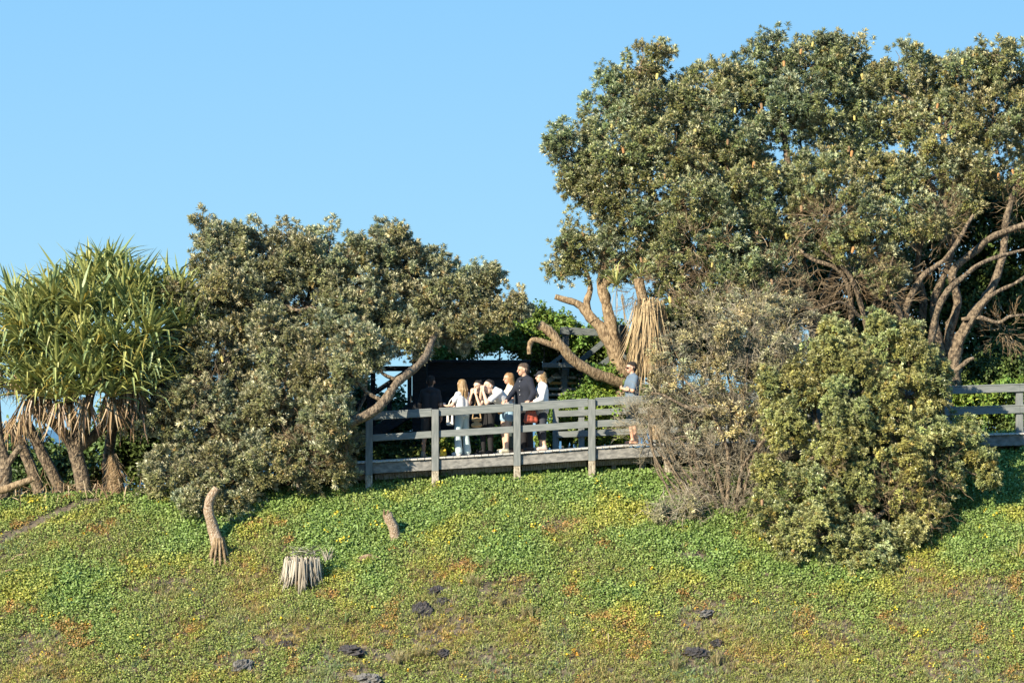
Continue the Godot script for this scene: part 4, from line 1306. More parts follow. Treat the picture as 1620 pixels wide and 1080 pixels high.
	var lc := [[Vector3(8.866, 8.143, -3.800), 0.635], [Vector3(9.974, 8.240, -3.800), 0.690], [Vector3(11.110, 8.143, -3.800), 0.690], [Vector3(8.463, 7.267, -3.400), 0.549], [Vector3(9.326, 6.971, -3.200), 0.752], [Vector3(10.424, 6.971, -3.200), 0.793], [Vector3(11.383, 6.902, -3.200), 0.766], [Vector3(8.104, 5.769, -2.800), 0.571], [Vector3(8.990, 5.837, -2.800), 0.707], [Vector3(10.053, 5.837, -2.800), 0.598], [Vector3(11.069, 5.923, -3.000), 0.464], [Vector3(7.036, 5.356, -2.400), 0.621], [Vector3(6.428, 5.356, -2.400), 0.459], [Vector3(7.766, 4.644, -2.300), 0.620], [Vector3(8.672, 4.929, -2.500), 0.541],
		[Vector3(7.078, 4.300, -2.200), 0.539], [Vector3(8.020, 3.963, -2.200), 0.458], [Vector3(9.559, 5.223, -2.800), 0.353], [Vector3(12.188, 7.796, -3.800), 0.829], [Vector3(12.241, 6.233, -3.400), 0.823], [Vector3(8.116, 8.086, -3.900), 0.360]]
	leafy_tree("banksia_tree", "spreading banksia tree at the right edge with twisting pale bare limbs", "tree", "coast banksia trees", Vector3(9.460, 1.003, -2.900),
		[[[Vector3(9.432, 0.731, -2.900), Vector3(9.504, 1.548, -2.900), Vector3(9.561, 2.093, -2.900), Vector3(9.691, 2.527, -2.850), Vector3(9.998, 3.015, -2.800), Vector3(10.341, 3.519, -2.800), Vector3(10.590, 4.269, -2.800), Vector3(10.647, 4.950, -2.800), Vector3(10.876, 5.649, -3.000)], 0.15, 0.06, "trunk"],
		[[Vector3(9.532, 1.888, -2.900), Vector3(9.426, 2.501, -2.900), Vector3(9.605, 3.179, -2.800), Vector3(9.499, 3.860, -2.800), Vector3(9.936, 4.269, -2.800), Vector3(10.398, 4.644, -2.700), Vector3(11.265, 4.936, -2.600)], 0.11, 0.06, "limb"],
		[[Vector3(9.394, 1.412, -2.900), Vector3(9.207, 2.297, -2.900), Vector3(9.117, 3.187, -3.000), Vector3(9.420, 4.007, -3.000), Vector3(9.505, 4.691, -3.000), Vector3(9.307, 5.931, -3.100), Vector3(9.480, 7.325, -3.300)], 0.10, 0.04, "limb"],
		[[Vector3(9.683, 2.835, -2.700), Vector3(10.018, 2.868, -2.500), Vector3(10.423, 2.760, -2.500), Vector3(10.695, 2.895, -2.500), Vector3(11.236, 2.922, -2.500)], 0.05, 0.025, "limb"],
		[[Vector3(9.350, 1.543, -2.600), Vector3(9.456, 1.702, -2.400), Vector3(9.711, 1.916, -2.300), Vector3(9.860, 1.997, -2.300)], 0.055, 0.04, "limb"],
		[[Vector3(8.644, 1.007, -3.400), Vector3(8.787, 2.380, -3.400), Vector3(8.941, 3.200, -3.300), Vector3(8.793, 4.018, -3.200), Vector3(9.018, 5.649, -3.000)], 0.12, 0.04, "trunk"],
		[[Vector3(8.026, 1.007, -3.400), Vector3(8.169, 2.380, -3.400), Vector3(8.434, 3.337, -3.300), Vector3(8.343, 4.287, -3.100), Vector3(8.061, 5.649, -3.000)], 0.12, 0.04, "trunk"],
		[[Vector3(7.723, 1.008, -3.500), Vector3(7.811, 2.658, -3.500), Vector3(8.077, 3.617, -3.400), Vector3(7.511, 4.554, -3.000), Vector3(6.922, 5.072, -2.600), Vector3(6.506, 5.336, -2.500)], 0.13, 0.05, "trunk"],
		[[Vector3(8.537, 1.543, -2.600), Vector3(8.407, 2.891, -2.400), Vector3(8.734, 3.693, -2.200), Vector3(9.302, 4.165, -2.200), Vector3(9.877, 5.058, -2.400)], 0.090, 0.035, "limb"], [[Vector3(7.859, 1.543, -2.600), Vector3(7.450, 3.158, -2.300), Vector3(7.132, 3.822, -2.100), Vector3(6.585, 4.288, -2.000)], 0.080, 0.030, "limb"], [[Vector3(8.835, 1.543, -2.600), Vector3(9.150, 3.158, -2.300), Vector3(9.677, 3.760, -2.200), Vector3(10.137, 4.071, -2.200), Vector3(10.938, 4.306, -2.300)], 0.085, 0.030, "limb"], [[Vector3(7.137, 1.546, -2.800), Vector3(7.284, 3.031, -2.500), Vector3(7.009, 3.828, -2.200), Vector3(6.393, 4.092, -2.100), Vector3(6.084, 4.361, -2.100)], 0.080, 0.030, "limb"], [[Vector3(9.612, 2.291, -2.700), Vector3(10.139, 3.229, -2.400), Vector3(10.844, 3.635, -2.400), Vector3(11.359, 3.974, -2.400)], 0.060, 0.030, "limb"], [[Vector3(8.239, 1.543, -2.600), Vector3(8.339, 2.752, -2.300), Vector3(8.006, 3.486, -2.100), Vector3(8.143, 4.227, -2.100)], 0.070, 0.025, "limb"], [[Vector3(7.422, 2.887, -2.300), Vector3(6.984, 3.172, -2.000), Vector3(6.436, 3.006, -1.900), Vector3(5.967, 3.167, -1.900)], 0.040, 0.015, "limb"],
		[[Vector3(7.216, 4.814, -2.800), Vector3(6.884, 4.997, -2.500), Vector3(6.561, 4.759, -2.400), Vector3(6.280, 4.617, -2.300)], 0.035, 0.012, "limb"]],
		lc, w2, M.banksia_leaf, {"bare": [[Vector3(7.255, 3.683, -2.000), 0.510], [Vector3(8.085, 3.356, -2.200), 0.539], [Vector3(8.926, 4.109, -2.400), 0.459], [Vector3(6.710, 4.887, -1.900), 0.402], [Vector3(10.642, 2.641, -3.000), 0.491], [Vector3(9.335, 4.922, -2.400), 0.405], [Vector3(10.894, 5.223, -2.800), 0.353]], "bark": M.bark, "cones": 20, "tint": Color(1.24, 1.2, 1.06)})

	# shrub in front of the boardwalk on the right
	var ld := [[Vector3(7.359, 2.114, 2.200), 0.475], [Vector3(6.570, 1.939, 2.200), 0.525], [Vector3(7.984, 1.901, 2.200), 0.425], [Vector3(5.770, 1.311, 2.300), 0.500], [Vector3(6.720, 1.060, 2.500), 0.747], [Vector3(7.791, 1.111, 2.400), 0.623], [Vector3(8.483, 1.400, 2.200), 0.275], [Vector3(5.474, 0.463, 2.500), 0.423], [Vector3(6.383, 0.116, 2.700), 0.620], [Vector3(7.623, 0.153, 2.700), 0.670], [Vector3(8.675, 0.275, 2.300), 0.475], [Vector3(9.126, -0.100, 2.200), 0.300], [Vector3(9.358, -0.473, 2.300), 0.200],
		[Vector3(5.926, -0.709, 2.900), 0.445], [Vector3(6.864, -0.712, 2.800), 0.371], [Vector3(7.943, -0.716, 2.600), 0.497], [Vector3(5.199, -1.360, 3.000), 0.345], [Vector3(5.943, -1.594, 3.300), 0.565], [Vector3(6.874, -1.835, 3.400), 0.515], [Vector3(7.747, -1.602, 3.100), 0.369], [Vector3(5.452, -1.925, 3.300), 0.295], [Vector3(6.408, -2.221, 3.500), 0.294], [Vector3(7.202, -2.282, 3.500), 0.220], [Vector3(5.067, 1.400, 2.200), 0.200], [Vector3(5.244, 0.837, 2.300), 0.225], [Vector3(5.114, -0.344, 2.600), 0.248], [Vector3(7.286, 2.565, 2.200), 0.175], [Vector3(7.911, 2.364, 2.200), 0.150], [Vector3(6.359, 2.464, 2.200), 0.150], [Vector3(8.595, -0.409, 2.400), 0.324], [Vector3(4.946, -1.020, 2.800), 0.198], [Vector3(8.284, -1.267, 2.800), 0.198]]
	leafy_tree("banksia_shrub", "large yellow-green shrub growing on the slope before the boardwalk on the right", "shrub", "", Vector3(6.944, -1.991, 3.121),
		[[[Vector3(6.924, -2.083, 3.278), Vector3(6.936, -1.387, 2.900), Vector3(7.062, -0.532, 2.500), Vector3(7.254, 0.713, 2.200), Vector3(7.346, 1.969, 2.000)], 0.09, 0.03, "trunk"],
		[[Vector3(6.961, -1.387, 2.900), Vector3(7.695, -0.778, 2.600), Vector3(8.362, -0.036, 2.300), Vector3(8.629, 0.463, 2.200)], 0.06, 0.025, "limb"],
		[[Vector3(6.961, -1.264, 2.900), Vector3(6.455, -0.282, 2.600), Vector3(5.993, 0.712, 2.300), Vector3(6.131, 1.588, 2.200)], 0.06, 0.025, "limb"]],
		ld, w3, M.banksia_leaf, {"density": 1.0, "clump": 0.18, "per": 15, "buds": 7, "size": 0.88, "bare": [[Vector3(7.098, -0.894, 2.900), 0.297], [Vector3(7.532, -0.586, 2.900), 0.297], [Vector3(6.174, -0.376, 2.900), 0.297], [Vector3(8.302, -0.528, 2.700), 0.273], [Vector3(8.132, -1.261, 3.000), 0.247]], "tint": Color(1.06, 1.08, 1.12), "cones": 8, "twig": 0.015})

	# dry scrub between the shrub and the folded-arms man
	var le := [[Vector3(3.967, 2.317, 0.900), 0.640], [Vector3(4.864, 2.509, 0.900), 0.537], [Vector3(3.274, 2.002, 0.700), 0.411], [Vector3(5.365, 1.994, 1.000), 0.485], [Vector3(4.343, 1.611, 1.000), 0.639], [Vector3(3.652, 1.358, 0.800), 0.513], [Vector3(5.163, 1.099, 1.100), 0.459], [Vector3(3.091, 1.491, 0.500), 0.283]]
	var le2 := [[Vector3(3.208, 0.975, 0.700), 0.462], [Vector3(3.773, 0.781, 0.900), 0.588], [Vector3(4.468, 0.589, 1.000), 0.664], [Vector3(5.097, 0.334, 1.100), 0.510], [Vector3(4.006, -0.237, 1.200), 0.636], [Vector3(4.697, -0.363, 1.300), 0.559], [Vector3(3.324, 0.334, 0.900), 0.435], [Vector3(4.181, -0.804, 1.400), 0.431], [Vector3(4.869, -0.929, 1.500), 0.380], [Vector3(2.892, 0.526, 0.600), 0.283], [Vector3(3.611, -0.804, 1.400), 0.330], [Vector3(4.411, -1.112, 1.700), 0.328], [Vector3(5.133, -0.361, 1.400), 0.431], [Vector3(2.764, 0.975, 0.600), 0.231], [Vector3(2.698, 0.205, 0.600), 0.180], [Vector3(2.601, 0.783, 0.500), 0.283], [Vector3(2.605, 0.719, 0.400), 0.284], [Vector3(2.523, 0.397, 0.500), 0.193], [Vector3(2.837, 0.590, 0.400), 0.310], [Vector3(5.442, 0.209, 1.500), 0.329], [Vector3(5.097, -0.670, 1.800), 0.277], [Vector3(3.248, -0.302, 1.100), 0.204], [Vector3(3.567, -0.048, 1.100), 0.433], [Vector3(5.462, 0.970, 1.300), 0.432]]
	dry_scrub("dry_scrub", "tangled grey dead-looking scrub in front of boardwalk beside folded-arms man", Vector3(4.303, -1.207, 1.459), le + le2.slice(0, 3), le2, w4, 5.0, 0.42, [[Vector3(4.303, -1.207, 1.459), Vector3(4.126, -0.363, 1.300), Vector3(3.911, 0.208, 1.300), Vector3(3.553, 0.335, 1.350), Vector3(3.200, 0.284, 1.300)], [Vector3(4.303, -1.207, 1.459), Vector3(4.335, -0.045, 1.400), Vector3(3.994, 0.842, 1.400), Vector3(3.621, 1.325, 1.300), Vector3(3.309, 1.607, 1.200)], [Vector3(4.486, -1.243, 1.538), Vector3(4.618, -0.297, 1.500), Vector3(5.117, 0.336, 1.600), Vector3(5.672, 0.968, 1.500)], [Vector3(4.177, -1.207, 1.449), Vector3(3.915, -0.674, 1.600), Vector3(3.599, -0.548, 1.600), Vector3(3.353, -0.233, 1.500)], [Vector3(3.994, 0.842, 1.400), Vector3(3.551, 0.906, 1.400), Vector3(3.054, 1.161, 1.200), Vector3(2.805, 1.201, 1.100)]])
	var lf := [[Vector3(3.422, -1.110, 1.800), 0.328], [Vector3(3.014, -1.320, 1.900), 0.201]]
	dry_scrub("dry_scrub", "small low dry brown bush on the slope under the tangled scrub", Vector3(3.362, -1.516, 1.965), lf, lf, w4, 14.0, 0.5)
	dry_scrub("dry_scrub", "straggly grey twigs of scrub rising before the banksia grove", Vector3(5.404, 0.201, -0.200), [[Vector3(5.013, 2.966, -0.900), 0.527], [Vector3(5.672, 2.702, -0.900), 0.527], [Vector3(4.221, 2.834, -0.900), 0.475], [Vector3(6.036, 2.034, -0.600), 0.472]], [[Vector3(5.117, 2.034, -0.600), 0.656], [Vector3(5.753, 1.506, -0.400), 0.523]], w4, 8.0, 0.75)

	# bright hedges and dark undergrowth behind
	hedge("leafy_hedge", "bright green leafy bush behind the dark lookout wall", [[Vector3(-1.562, 2.218, -5.600), 0.284], [Vector3(-0.923, 2.374, -5.600), 0.426], [Vector3(-0.284, 2.513, -5.500), 0.510], [Vector3(0.283, 2.581, -5.400), 0.481], [Vector3(0.739, 2.801, -5.600), 0.369], [Vector3(0.994, 2.587, -5.600), 0.369], [Vector3(1.501, 2.386, -6.000), 0.486], [Vector3(2.150, 2.320, -6.200), 0.487]], hedge_leaf, {"clump": 0.2, "tint": Color(1, 1, 1)})
	hedge("leafy_hedge", "low green hedge behind rail under the leaning tree", [[Vector3(1.184, 0.622, -2.900), 0.327], [Vector3(1.773, 1.386, -3.000), 0.355], [Vector3(2.178, 1.480, -2.900), 0.327], [Vector3(2.038, 0.894, -2.800), 0.489], [Vector3(2.582, 1.003, -2.800), 0.435], [Vector3(1.436, 1.006, -3.200), 0.301], [Vector3(3.126, 0.867, -2.800), 0.435], [Vector3(1.630, 0.323, -2.800), 0.353], [Vector3(2.378, 0.323, -2.800), 0.381]], hedge_leaf, {"clump": 0.17, "tint": Color(1, 1, 1)})
	hedge("leafy_hedge", "low green plants at the rear edge of deck behind people's feet", [[Vector3(-1.327, 0.121, -2.600), 0.135], [Vector3(-1.017, 0.161, -2.700), 0.190], [Vector3(-0.475, 0.215, -2.700), 0.204], [Vector3(-0.136, 0.188, -2.700), 0.163], [Vector3(0.746, 0.324, -2.700), 0.217], [Vector3(1.087, 0.459, -2.800), 0.217]], hedge_leaf, {"clump": 0.12, "tint": Color(1, 1, 1), "back": false})
	hedge("leafy_hedge", "green hedge behind the boardwalk rail at the right edge", [[Vector3(9.973, 0.934, -2.700), 0.407], [Vector3(10.584, 1.002, -2.700), 0.461], [Vector3(11.262, 1.002, -2.700), 0.461], [Vector3(11.941, 1.070, -2.700), 0.461], [Vector3(9.376, 0.799, -2.800), 0.381]], hedge_leaf, {"clump": 0.17, "tint": Color(1, 1, 1)})
	hedge("thicket", "dense dark thicket in deep shade behind the right-hand tree trunks", [[Vector3(6.348, 3.341, -6.600), 0.865], [Vector3(7.548, 3.503, -7.000), 0.870], [Vector3(7.643, 2.186, -6.600), 0.865], [Vector3(8.881, 3.658, -7.200), 0.960], [Vector3(8.940, 2.186, -6.600), 0.951], [Vector3(10.193, 3.949, -7.200), 1.018], [Vector3(10.126, 2.481, -6.800), 0.954], [Vector3(11.361, 4.533, -7.200), 1.105], [Vector3(11.430, 3.060, -6.800), 1.099], [Vector3(12.631, 3.939, -7.000), 1.160], [Vector3(12.583, 2.191, -6.800), 1.012], [Vector3(11.144, 1.742, -6.000), 0.714], [Vector3(5.733, 2.176, -6.200), 0.802], [Vector3(4.573, 2.171, -6.000), 0.714], [Vector3(3.859, 2.743, -6.000), 0.657], [Vector3(7.137, 4.533, -7.200), 0.524], [Vector3(10.929, 5.554, -7.200), 0.873], [Vector3(12.094, 5.554, -7.200), 0.873], [Vector3(9.615, 4.970, -7.200), 0.669]], dark_leaf, {"clump": 0.3, "size": 1.35, "per": 9, "tint": Color(1, 1, 1)})
	hedge("thicket", "dark bushes behind the boardwalk hidden by scrub and shrub", [[Vector3(3.675, 0.731, -2.900), 0.463], [Vector3(4.356, 0.867, -2.900), 0.490], [Vector3(5.172, 0.867, -2.900), 0.517], [Vector3(5.989, 0.935, -2.900), 0.517], [Vector3(6.806, 1.003, -2.900), 0.517], [Vector3(7.623, 1.003, -2.900), 0.517], [Vector3(8.439, 1.003, -2.900), 0.517], [Vector3(10.391, 1.705, -4.000), 0.471], [Vector3(11.084, 1.774, -4.000), 0.526], [Vector3(11.846, 1.774, -4.000), 0.554], [Vector3(3.391, 0.324, -2.700), 0.271], [Vector3(4.069, 0.351, -2.700), 0.299], [Vector3(4.815, 0.378, -2.700), 0.299], [Vector3(5.562, 0.405, -2.700), 0.299], [Vector3(6.308, 0.432, -2.700), 0.299], [Vector3(7.054, 0.459, -2.700), 0.299], [Vector3(7.800, 0.486, -2.700), 0.299], [Vector3(8.546, 0.514, -2.700), 0.299], [Vector3(9.292, 0.514, -2.700), 0.299], [Vector3(10.039, 0.541, -2.700), 0.299], [Vector3(10.785, 0.568, -2.700), 0.299], [Vector3(11.531, 0.595, -2.700), 0.299]], dark_leaf, {"clump": 0.2, "size": 0.9, "per": 9, "tint": Color(1, 1, 1)})
	hedge("thicket", "shaded bushes behind the grey stairway", [[Vector3(0.788, 1.316, -6.200), 0.630], [Vector3(1.366, 1.750, -6.400), 0.575], [Vector3(1.863, 1.316, -6.200), 0.716], [Vector3(2.515, 1.750, -6.400), 0.632], [Vector3(3.019, 2.181, -6.400), 0.575], [Vector3(0.865, 1.970, -6.600), 0.432], [Vector3(2.163, 2.186, -6.600), 0.432]], dark_leaf, {"clump": 0.22, "size": 1.0, "per": 10, "tint": Color(1, 1, 1)})
	hedge("thicket", "dark undergrowth behind the pandanus trunks on the left", [[Vector3(-11.021, -0.100, -4.500), 0.614], [Vector3(-10.182, -0.518, -4.500), 0.558], [Vector3(-9.207, -0.378, -4.500), 0.642], [Vector3(-8.371, -0.100, -4.500), 0.698], [Vector3(-7.814, 0.319, -4.500), 0.698], [Vector3(-8.692, 0.318, -4.800), 0.561], [Vector3(-9.718, -0.721, -4.200), 0.417], [Vector3(-10.689, -0.790, -4.200), 0.417], [Vector3(-11.857, -0.378, -4.500), 0.698]], dark_leaf, {"clump": 0.26, "size": 1.2, "per": 9, "tint": Color(1, 1, 1)})
	hedge("thicket", "dark low brush behind the banksia under the stair frame", [[Vector3(-4.753, 0.738, -4.600), 0.699], [Vector3(-3.774, 0.458, -4.600), 0.643], [Vector3(-3.075, 0.318, -4.600), 0.559], [Vector3(-2.672, 0.880, -5.000), 0.366], [Vector3(-3.517, 1.161, -5.000), 0.366], [Vector3(-2.368, 0.319, -4.400), 0.558], [Vector3(-5.767, 0.880, -5.000), 0.844], [Vector3(-3.407, -0.113, -3.000), 0.245], [Vector3(-2.862, -0.113, -3.000), 0.218], [Vector3(-2.317, -0.086, -3.000), 0.218], [Vector3(-1.777, -0.060, -3.200), 0.219], [Vector3(-3.952, -0.113, -3.000), 0.245]], dark_leaf, {"clump": 0.24, "size": 1.0, "per": 9, "tint": Color(1, 1, 1)})

func hedge(called: String, label: String, lobes: Array, mesh: Mesh, o: Dictionary) -> void:
	var c := Vector3.ZERO
	for l in lobes:
		c += l[0] / lobes.size()
	c.y = ground_y(c.x, c.z)
	var t := thing(called, label, "hedge" if called == "leafy_hedge" else "thicket", c)
	var f := fill_crown(lobes, o)
	var st := stool()
	for l in lobes:
		var b := Vector3(l[0].x + fr(-0.2, 0.2), ground_y(l[0].x, l[0].z) - 0.05, l[0].z)
		tube(st, curve_pts([b, b.lerp(l[0], 0.5) + rdir() * 0.08, l[0]], 4), 0.03, 0.015, 6, 0.1, false)
	part("stems", st.commit(), M.bark, t).set_meta("kind", "stuff")
	many("foliage", mesh, M.soft_leaf, f.xf, f.cols, t).set_meta("kind", "stuff")

func dry_scrub(called: String, label: String, base: Vector3, leafy_lobes: Array, twig_lobes: Array, mesh: Mesh, per_m: float, dens: float, limbs := []) -> void:
	var t := thing(called, label, "scrub", base)
	var greys := [Color(0.39, 0.345, 0.25), Color(0.31, 0.275, 0.195), Color(0.46, 0.41, 0.31), Color(0.25, 0.215, 0.145)]
	var f := fill_crown(leafy_lobes, {"clump": 0.16, "per": 9, "density": dens, "back": false, "tint": Color(1.1, 1.1, 1.1)})
	many("foliage", mesh, M.banksia_leaf, f.xf, f.cols, t).set_meta("kind", "stuff")
	var st := stool()
	for l in leafy_lobes + twig_lobes:
		var b := Vector3(lerpf(base.x, l[0].x, fr(0.15, 0.6)) + fr(-0.2, 0.2), 0.0, lerpf(base.z, l[0].z, fr(0.3, 0.8)))
		b.y = ground_y(b.x, b.z) - 0.05
		var m: Vector3 = b.lerp(l[0], 0.5) + rdir() * 0.35
		tube(st, curve_pts([b, m, l[0]], 5), 0.026, 0.011, 6, 0.3, false)
	part("stems", st.commit(), M.bark, t).set_meta("kind", "stuff")
	for l in limbs:
		part("limb", limb_mesh(l, 0.045, 0.016, 7, 0.45), M.bark, t)
	var tw := twig_bundle(0.28, 0.007, 2, greys)
	var xf := []
	var cols := PackedColorArray()
	for l in leafy_lobes + twig_lobes + twig_lobes:
		var r: float = l[1]
		for i in int(per_m * 14.0 * r * r) + 4:
			var d := rdir()
			var p: Vector3 = l[0] + d * r * pow(fr(0, 1), 0.5) * 0.9
			var s := fr(0.6, 1.25)
			xf.append(Transform3D(basis_along((d * 0.8 + Vector3.UP * 0.35 + rdir() * 0.6).normalized(), fr(0, TAU)).scaled(Vector3(s, s, s)), p))
			var g := fr(0.7, 1.25)
			cols.append(Color(g, g, g))
	many("twigs", tw, M.twig, xf, cols, t).set_meta("kind", "stuff")

func make_pandanus() -> void:
	M.strap = leafy(0.45, 0.3, 0.5)
	M.strap_dead = leafy(0.8, 0.2, 0.3)
	var greens := []
	for e in [[0.095, 0.25, 0.0], [0.09, 0.5, 0.0], [0.10, 0.15, 0.5], [0.09, 0.7, 0.3], [0.095, 0.1, 0.0], [0.098, 0.25, 1.5]]:
		greens.append(strap(e[0], e[1], e[2], Color(0.32, 0.34, 0.115), Color(0.27, 0.31, 0.10)))
		greens.append(strap(e[0], e[1], e[2], Color(0.23, 0.29, 0.13), Color(0.20, 0.265, 0.11)))
		greens.append(strap(e[0] * 0.9, e[1], e[2], Color(0.38, 0.36, 0.11), Color(0.30, 0.31, 0.10)))
	greens.append(strap(0.06, 1.0, 0.4, Color(0.36, 0.28, 0.05), Color(0.30, 0.24, 0.05)))
	var deads := []
	for e in [[0.06, -0.3, 0.0], [0.05, 0.3, 0.3], [0.055, 0.1, -0.4]]:
		deads.append(strap(e[0], e[1], e[2], Color(0.33, 0.24, 0.13), Color(0.27, 0.18, 0.10)))
		deads.append(strap(e[0], e[1], e[2], Color(0.20, 0.135, 0.075), Color(0.16, 0.10, 0.06)))
		deads.append(strap(e[0], e[1], e[2], Color(0.42, 0.34, 0.22), Color(0.36, 0.27, 0.16)))
	# the big one
	var t := thing("pandanus_tree", "large green pandanus palm with forked pale trunk at the far left", "palm", Vector3(-8.830, -1.045, -0.600))
	for s in [[[Vector3(-8.830, -1.045, -0.600), Vector3(-8.897, -0.653, -0.600), Vector3(-8.991, -0.260, -0.600), Vector3(-9.084, 0.094, -0.600)], 0.165, 0.15, "trunk"],
			[[Vector3(-9.071, 0.041, -0.600), Vector3(-9.319, 0.422, -0.500), Vector3(-9.566, 0.670, -0.400), Vector3(-9.839, 0.852, -0.300), Vector3(-9.919, 1.374, -0.300)], 0.12, 0.09, "limb"],
			[[Vector3(-9.071, 0.041, -0.600), Vector3(-9.088, 0.461, -0.700), Vector3(-9.237, 0.987, -0.800), Vector3(-9.377, 2.045, -1.000)], 0.11, 0.08, "limb"],
			[[Vector3(-9.071, 0.041, -0.600), Vector3(-8.889, 0.434, -0.600), Vector3(-8.787, 0.985, -0.600), Vector3(-8.674, 2.037, -0.700)], 0.12, 0.08, "limb"],
			[[Vector3(-9.045, 0.041, -0.600), Vector3(-8.669, 0.395, -0.900), Vector3(-8.329, 0.791, -1.100), Vector3(-7.948, 1.520, -1.200)], 0.12, 0.08, "limb"],
			[[Vector3(-9.091, 0.329, -0.900), Vector3(-8.772, 1.523, -1.400), Vector3(-8.607, 3.128, -1.600)], 0.10, 0.07, "limb"]]:
		part(s[3], limb_mesh(s[0], s[1], s[2], 10, 0.12, 0.15 if s[3] == "trunk" else 0.0), M.bark, t)
	var heads := []
	for e in [[Vector3(-9.845, 2.954, -0.600), -0.5, 0], [Vector3(-9.252, 3.433, -1.000), -0.3, 0], [Vector3(-8.554, 3.708, -1.200), 0.0, 0], [Vector3(-7.890, 3.509, -1.200), 0.2, 0], [Vector3(-7.278, 3.248, -1.300), 0.35, 0], [Vector3(-10.054, 2.157, -0.300), -0.7, 5], [Vector3(-9.387, 2.546, -0.200), -0.2, 5], [Vector3(-8.751, 2.811, -0.300), 0.0, 0], [Vector3(-8.111, 2.815, -0.400), 0.1, 0], [Vector3(-7.481, 2.560, -0.600), 0.3, 5], [Vector3(-7.067, 2.309, -1.000), 0.5, 5],
			[Vector3(-9.725, 1.628, 0.100), -0.4, 16], [Vector3(-9.062, 1.755, 0.200), -0.1, 16], [Vector3(-8.415, 1.885, 0.200), 0.1, 16], [Vector3(-7.859, 1.759, 0.000), 0.3, 16], [Vector3(-9.521, 3.140, -1.900), -0.3, 0], [Vector3(-8.596, 3.279, -2.000), 0.0, 0], [Vector3(-7.789, 3.010, -2.000), 0.3, 0], [Vector3(-8.791, 2.270, 0.300), 0.0, 5], [Vector3(-8.158, 2.273, 0.200), 0.1, 5], [Vector3(-9.533, 2.211, 0.100), -0.3, 5], [Vector3(-10.338, 2.580, -1.200), -0.6, 5], [Vector3(-7.625, 2.090, -0.200), 0.2, 5], [Vector3(-7.334, 1.639, -0.500), 0.4, 16], [Vector3(-9.935, 1.370, 0.000), -0.4, 22], [Vector3(-9.293, 1.263, 0.200), -0.2, 30], [Vector3(-8.722, 1.340, 0.300), 0.0, 30], [Vector3(-8.180, 1.302, 0.200), 0.2, 30], [Vector3(-7.701, 1.345, -0.100), 0.3, 26], [Vector3(-6.961, 3.243, -1.200), 0.3, 0], [Vector3(-6.870, 2.573, -1.000), 0.3, 5], [Vector3(-8.827, 3.621, -0.800), 0.0, 0], [Vector3(-8.074, 3.216, -0.600), 0.1, 0], [Vector3(-10.439, 3.102, -1.000), -0.4, 0]]:
		heads.append([e[0] - Vector3(0, 0.18, 0), Vector3(e[1], 1.0, 0.30 + 0.3 * e[0].z), 42, 1.2, e[2]])
		heads.append([e[0] + Vector3(fr(-0.35, 0.35), fr(-0.35, 0.2), fr(-0.5, 0.2)), Vector3(e[1] + fr(-0.2, 0.2), 1.0, 0.45 + 0.3 * e[0].z), 38, 1.0, e[2]])
	for i in 26:
		var q := Vector3(fr(-1, 1), fr(-0.9, 1), fr(-0.6, 1))
		if q.length() > 1.0:
			q = q.normalized()
		heads.append([Vector3(-8.632, 2.226, -0.400) + q * Vector3(1.7, 1.1, 1.0), Vector3(q.x * 0.5, 1.0, 0.2 + 0.4 * q.z), 34, fr(0.85, 1.15), 0])
	pandanus(t, heads, greens, deads)
	# the one cut by the left edge
	var u := thing("pandanus_tree", "pandanus palm cut by the left edge with thick skirt of brown dead leaves", "palm", Vector3(-10.524, -1.105, -0.400))
	for s in [[[Vector3(-10.524, -1.171, -0.400), Vector3(-10.500, -0.714, -0.400), Vector3(-10.477, -0.257, -0.400), Vector3(-10.636, 0.330, -0.400), Vector3(-10.721, 1.506, -0.400)], 0.15, 0.10, "trunk"], [[Vector3(-10.476, -0.349, -0.400), Vector3(-10.304, -0.087, -0.300), Vector3(-10.118, 0.123, -0.200)], 0.075, 0.065, "limb"]]:
		part(s[3], limb_mesh(s[0], s[1], s[2], 10, 0.12), M.bark, u)
	pandanus(u, [[Vector3(-10.622, 1.829, -0.200), Vector3(0.2, 1, 0.5), 30, 0.95, 60], [Vector3(-10.196, 1.630, 0.000), Vector3(0.5, 1, 0.6), 26, 0.8, 60], [Vector3(-11.098, 2.027, -0.300), Vector3(-0.3, 1, 0.3), 26, 0.95, 40], [Vector3(-10.743, 1.367, 0.200), Vector3(0.0, 1, 0.6), 20, 0.8, 50]], greens, deads, 170)
	# dark leaning trunks behind
	for e in [[Vector3(-9.719, -0.758, -2.600), Vector3(-10.112, 0.054, -2.500), Vector3(-10.464, 0.797, -2.400), "dark pandanus trunk leaning left behind the forked pale trunk"], [Vector3(-8.635, -0.754, -2.400), Vector3(-8.612, 0.055, -2.400), Vector3(-8.413, 0.999, -2.300), "dark upright pandanus trunk right of the forked pale trunk"], [Vector3(-10.200, -0.832, -2.900), Vector3(-10.476, -0.085, -2.900), Vector3(-10.833, 0.622, -2.900), "dark pandanus trunk nearest the left edge in the shade"]]:
		var k := thing("shaded_trunk", e[3], "trunk", e[0], "dark trunks under the pandanus")
		part("trunk", limb_mesh([e[0] - Vector3(0, 0.25, 0), e[0], e[1], e[2]], 0.14, 0.11, 9, 0.12), M.bark, k)
		skirt(k, e[2] + Vector3(0, 0.1, 0), 0.2, 0.7, 40, deads, 12, 0.7)
	# half-hidden pandanus with a pale curtain of dead leaves by the leaning tree
	var v := thing("pandanus_tree", "pandanus palm with long pale curtain of dead leaves behind folded-arms man", "palm", Vector3(3.085, 0.326, -2.000))
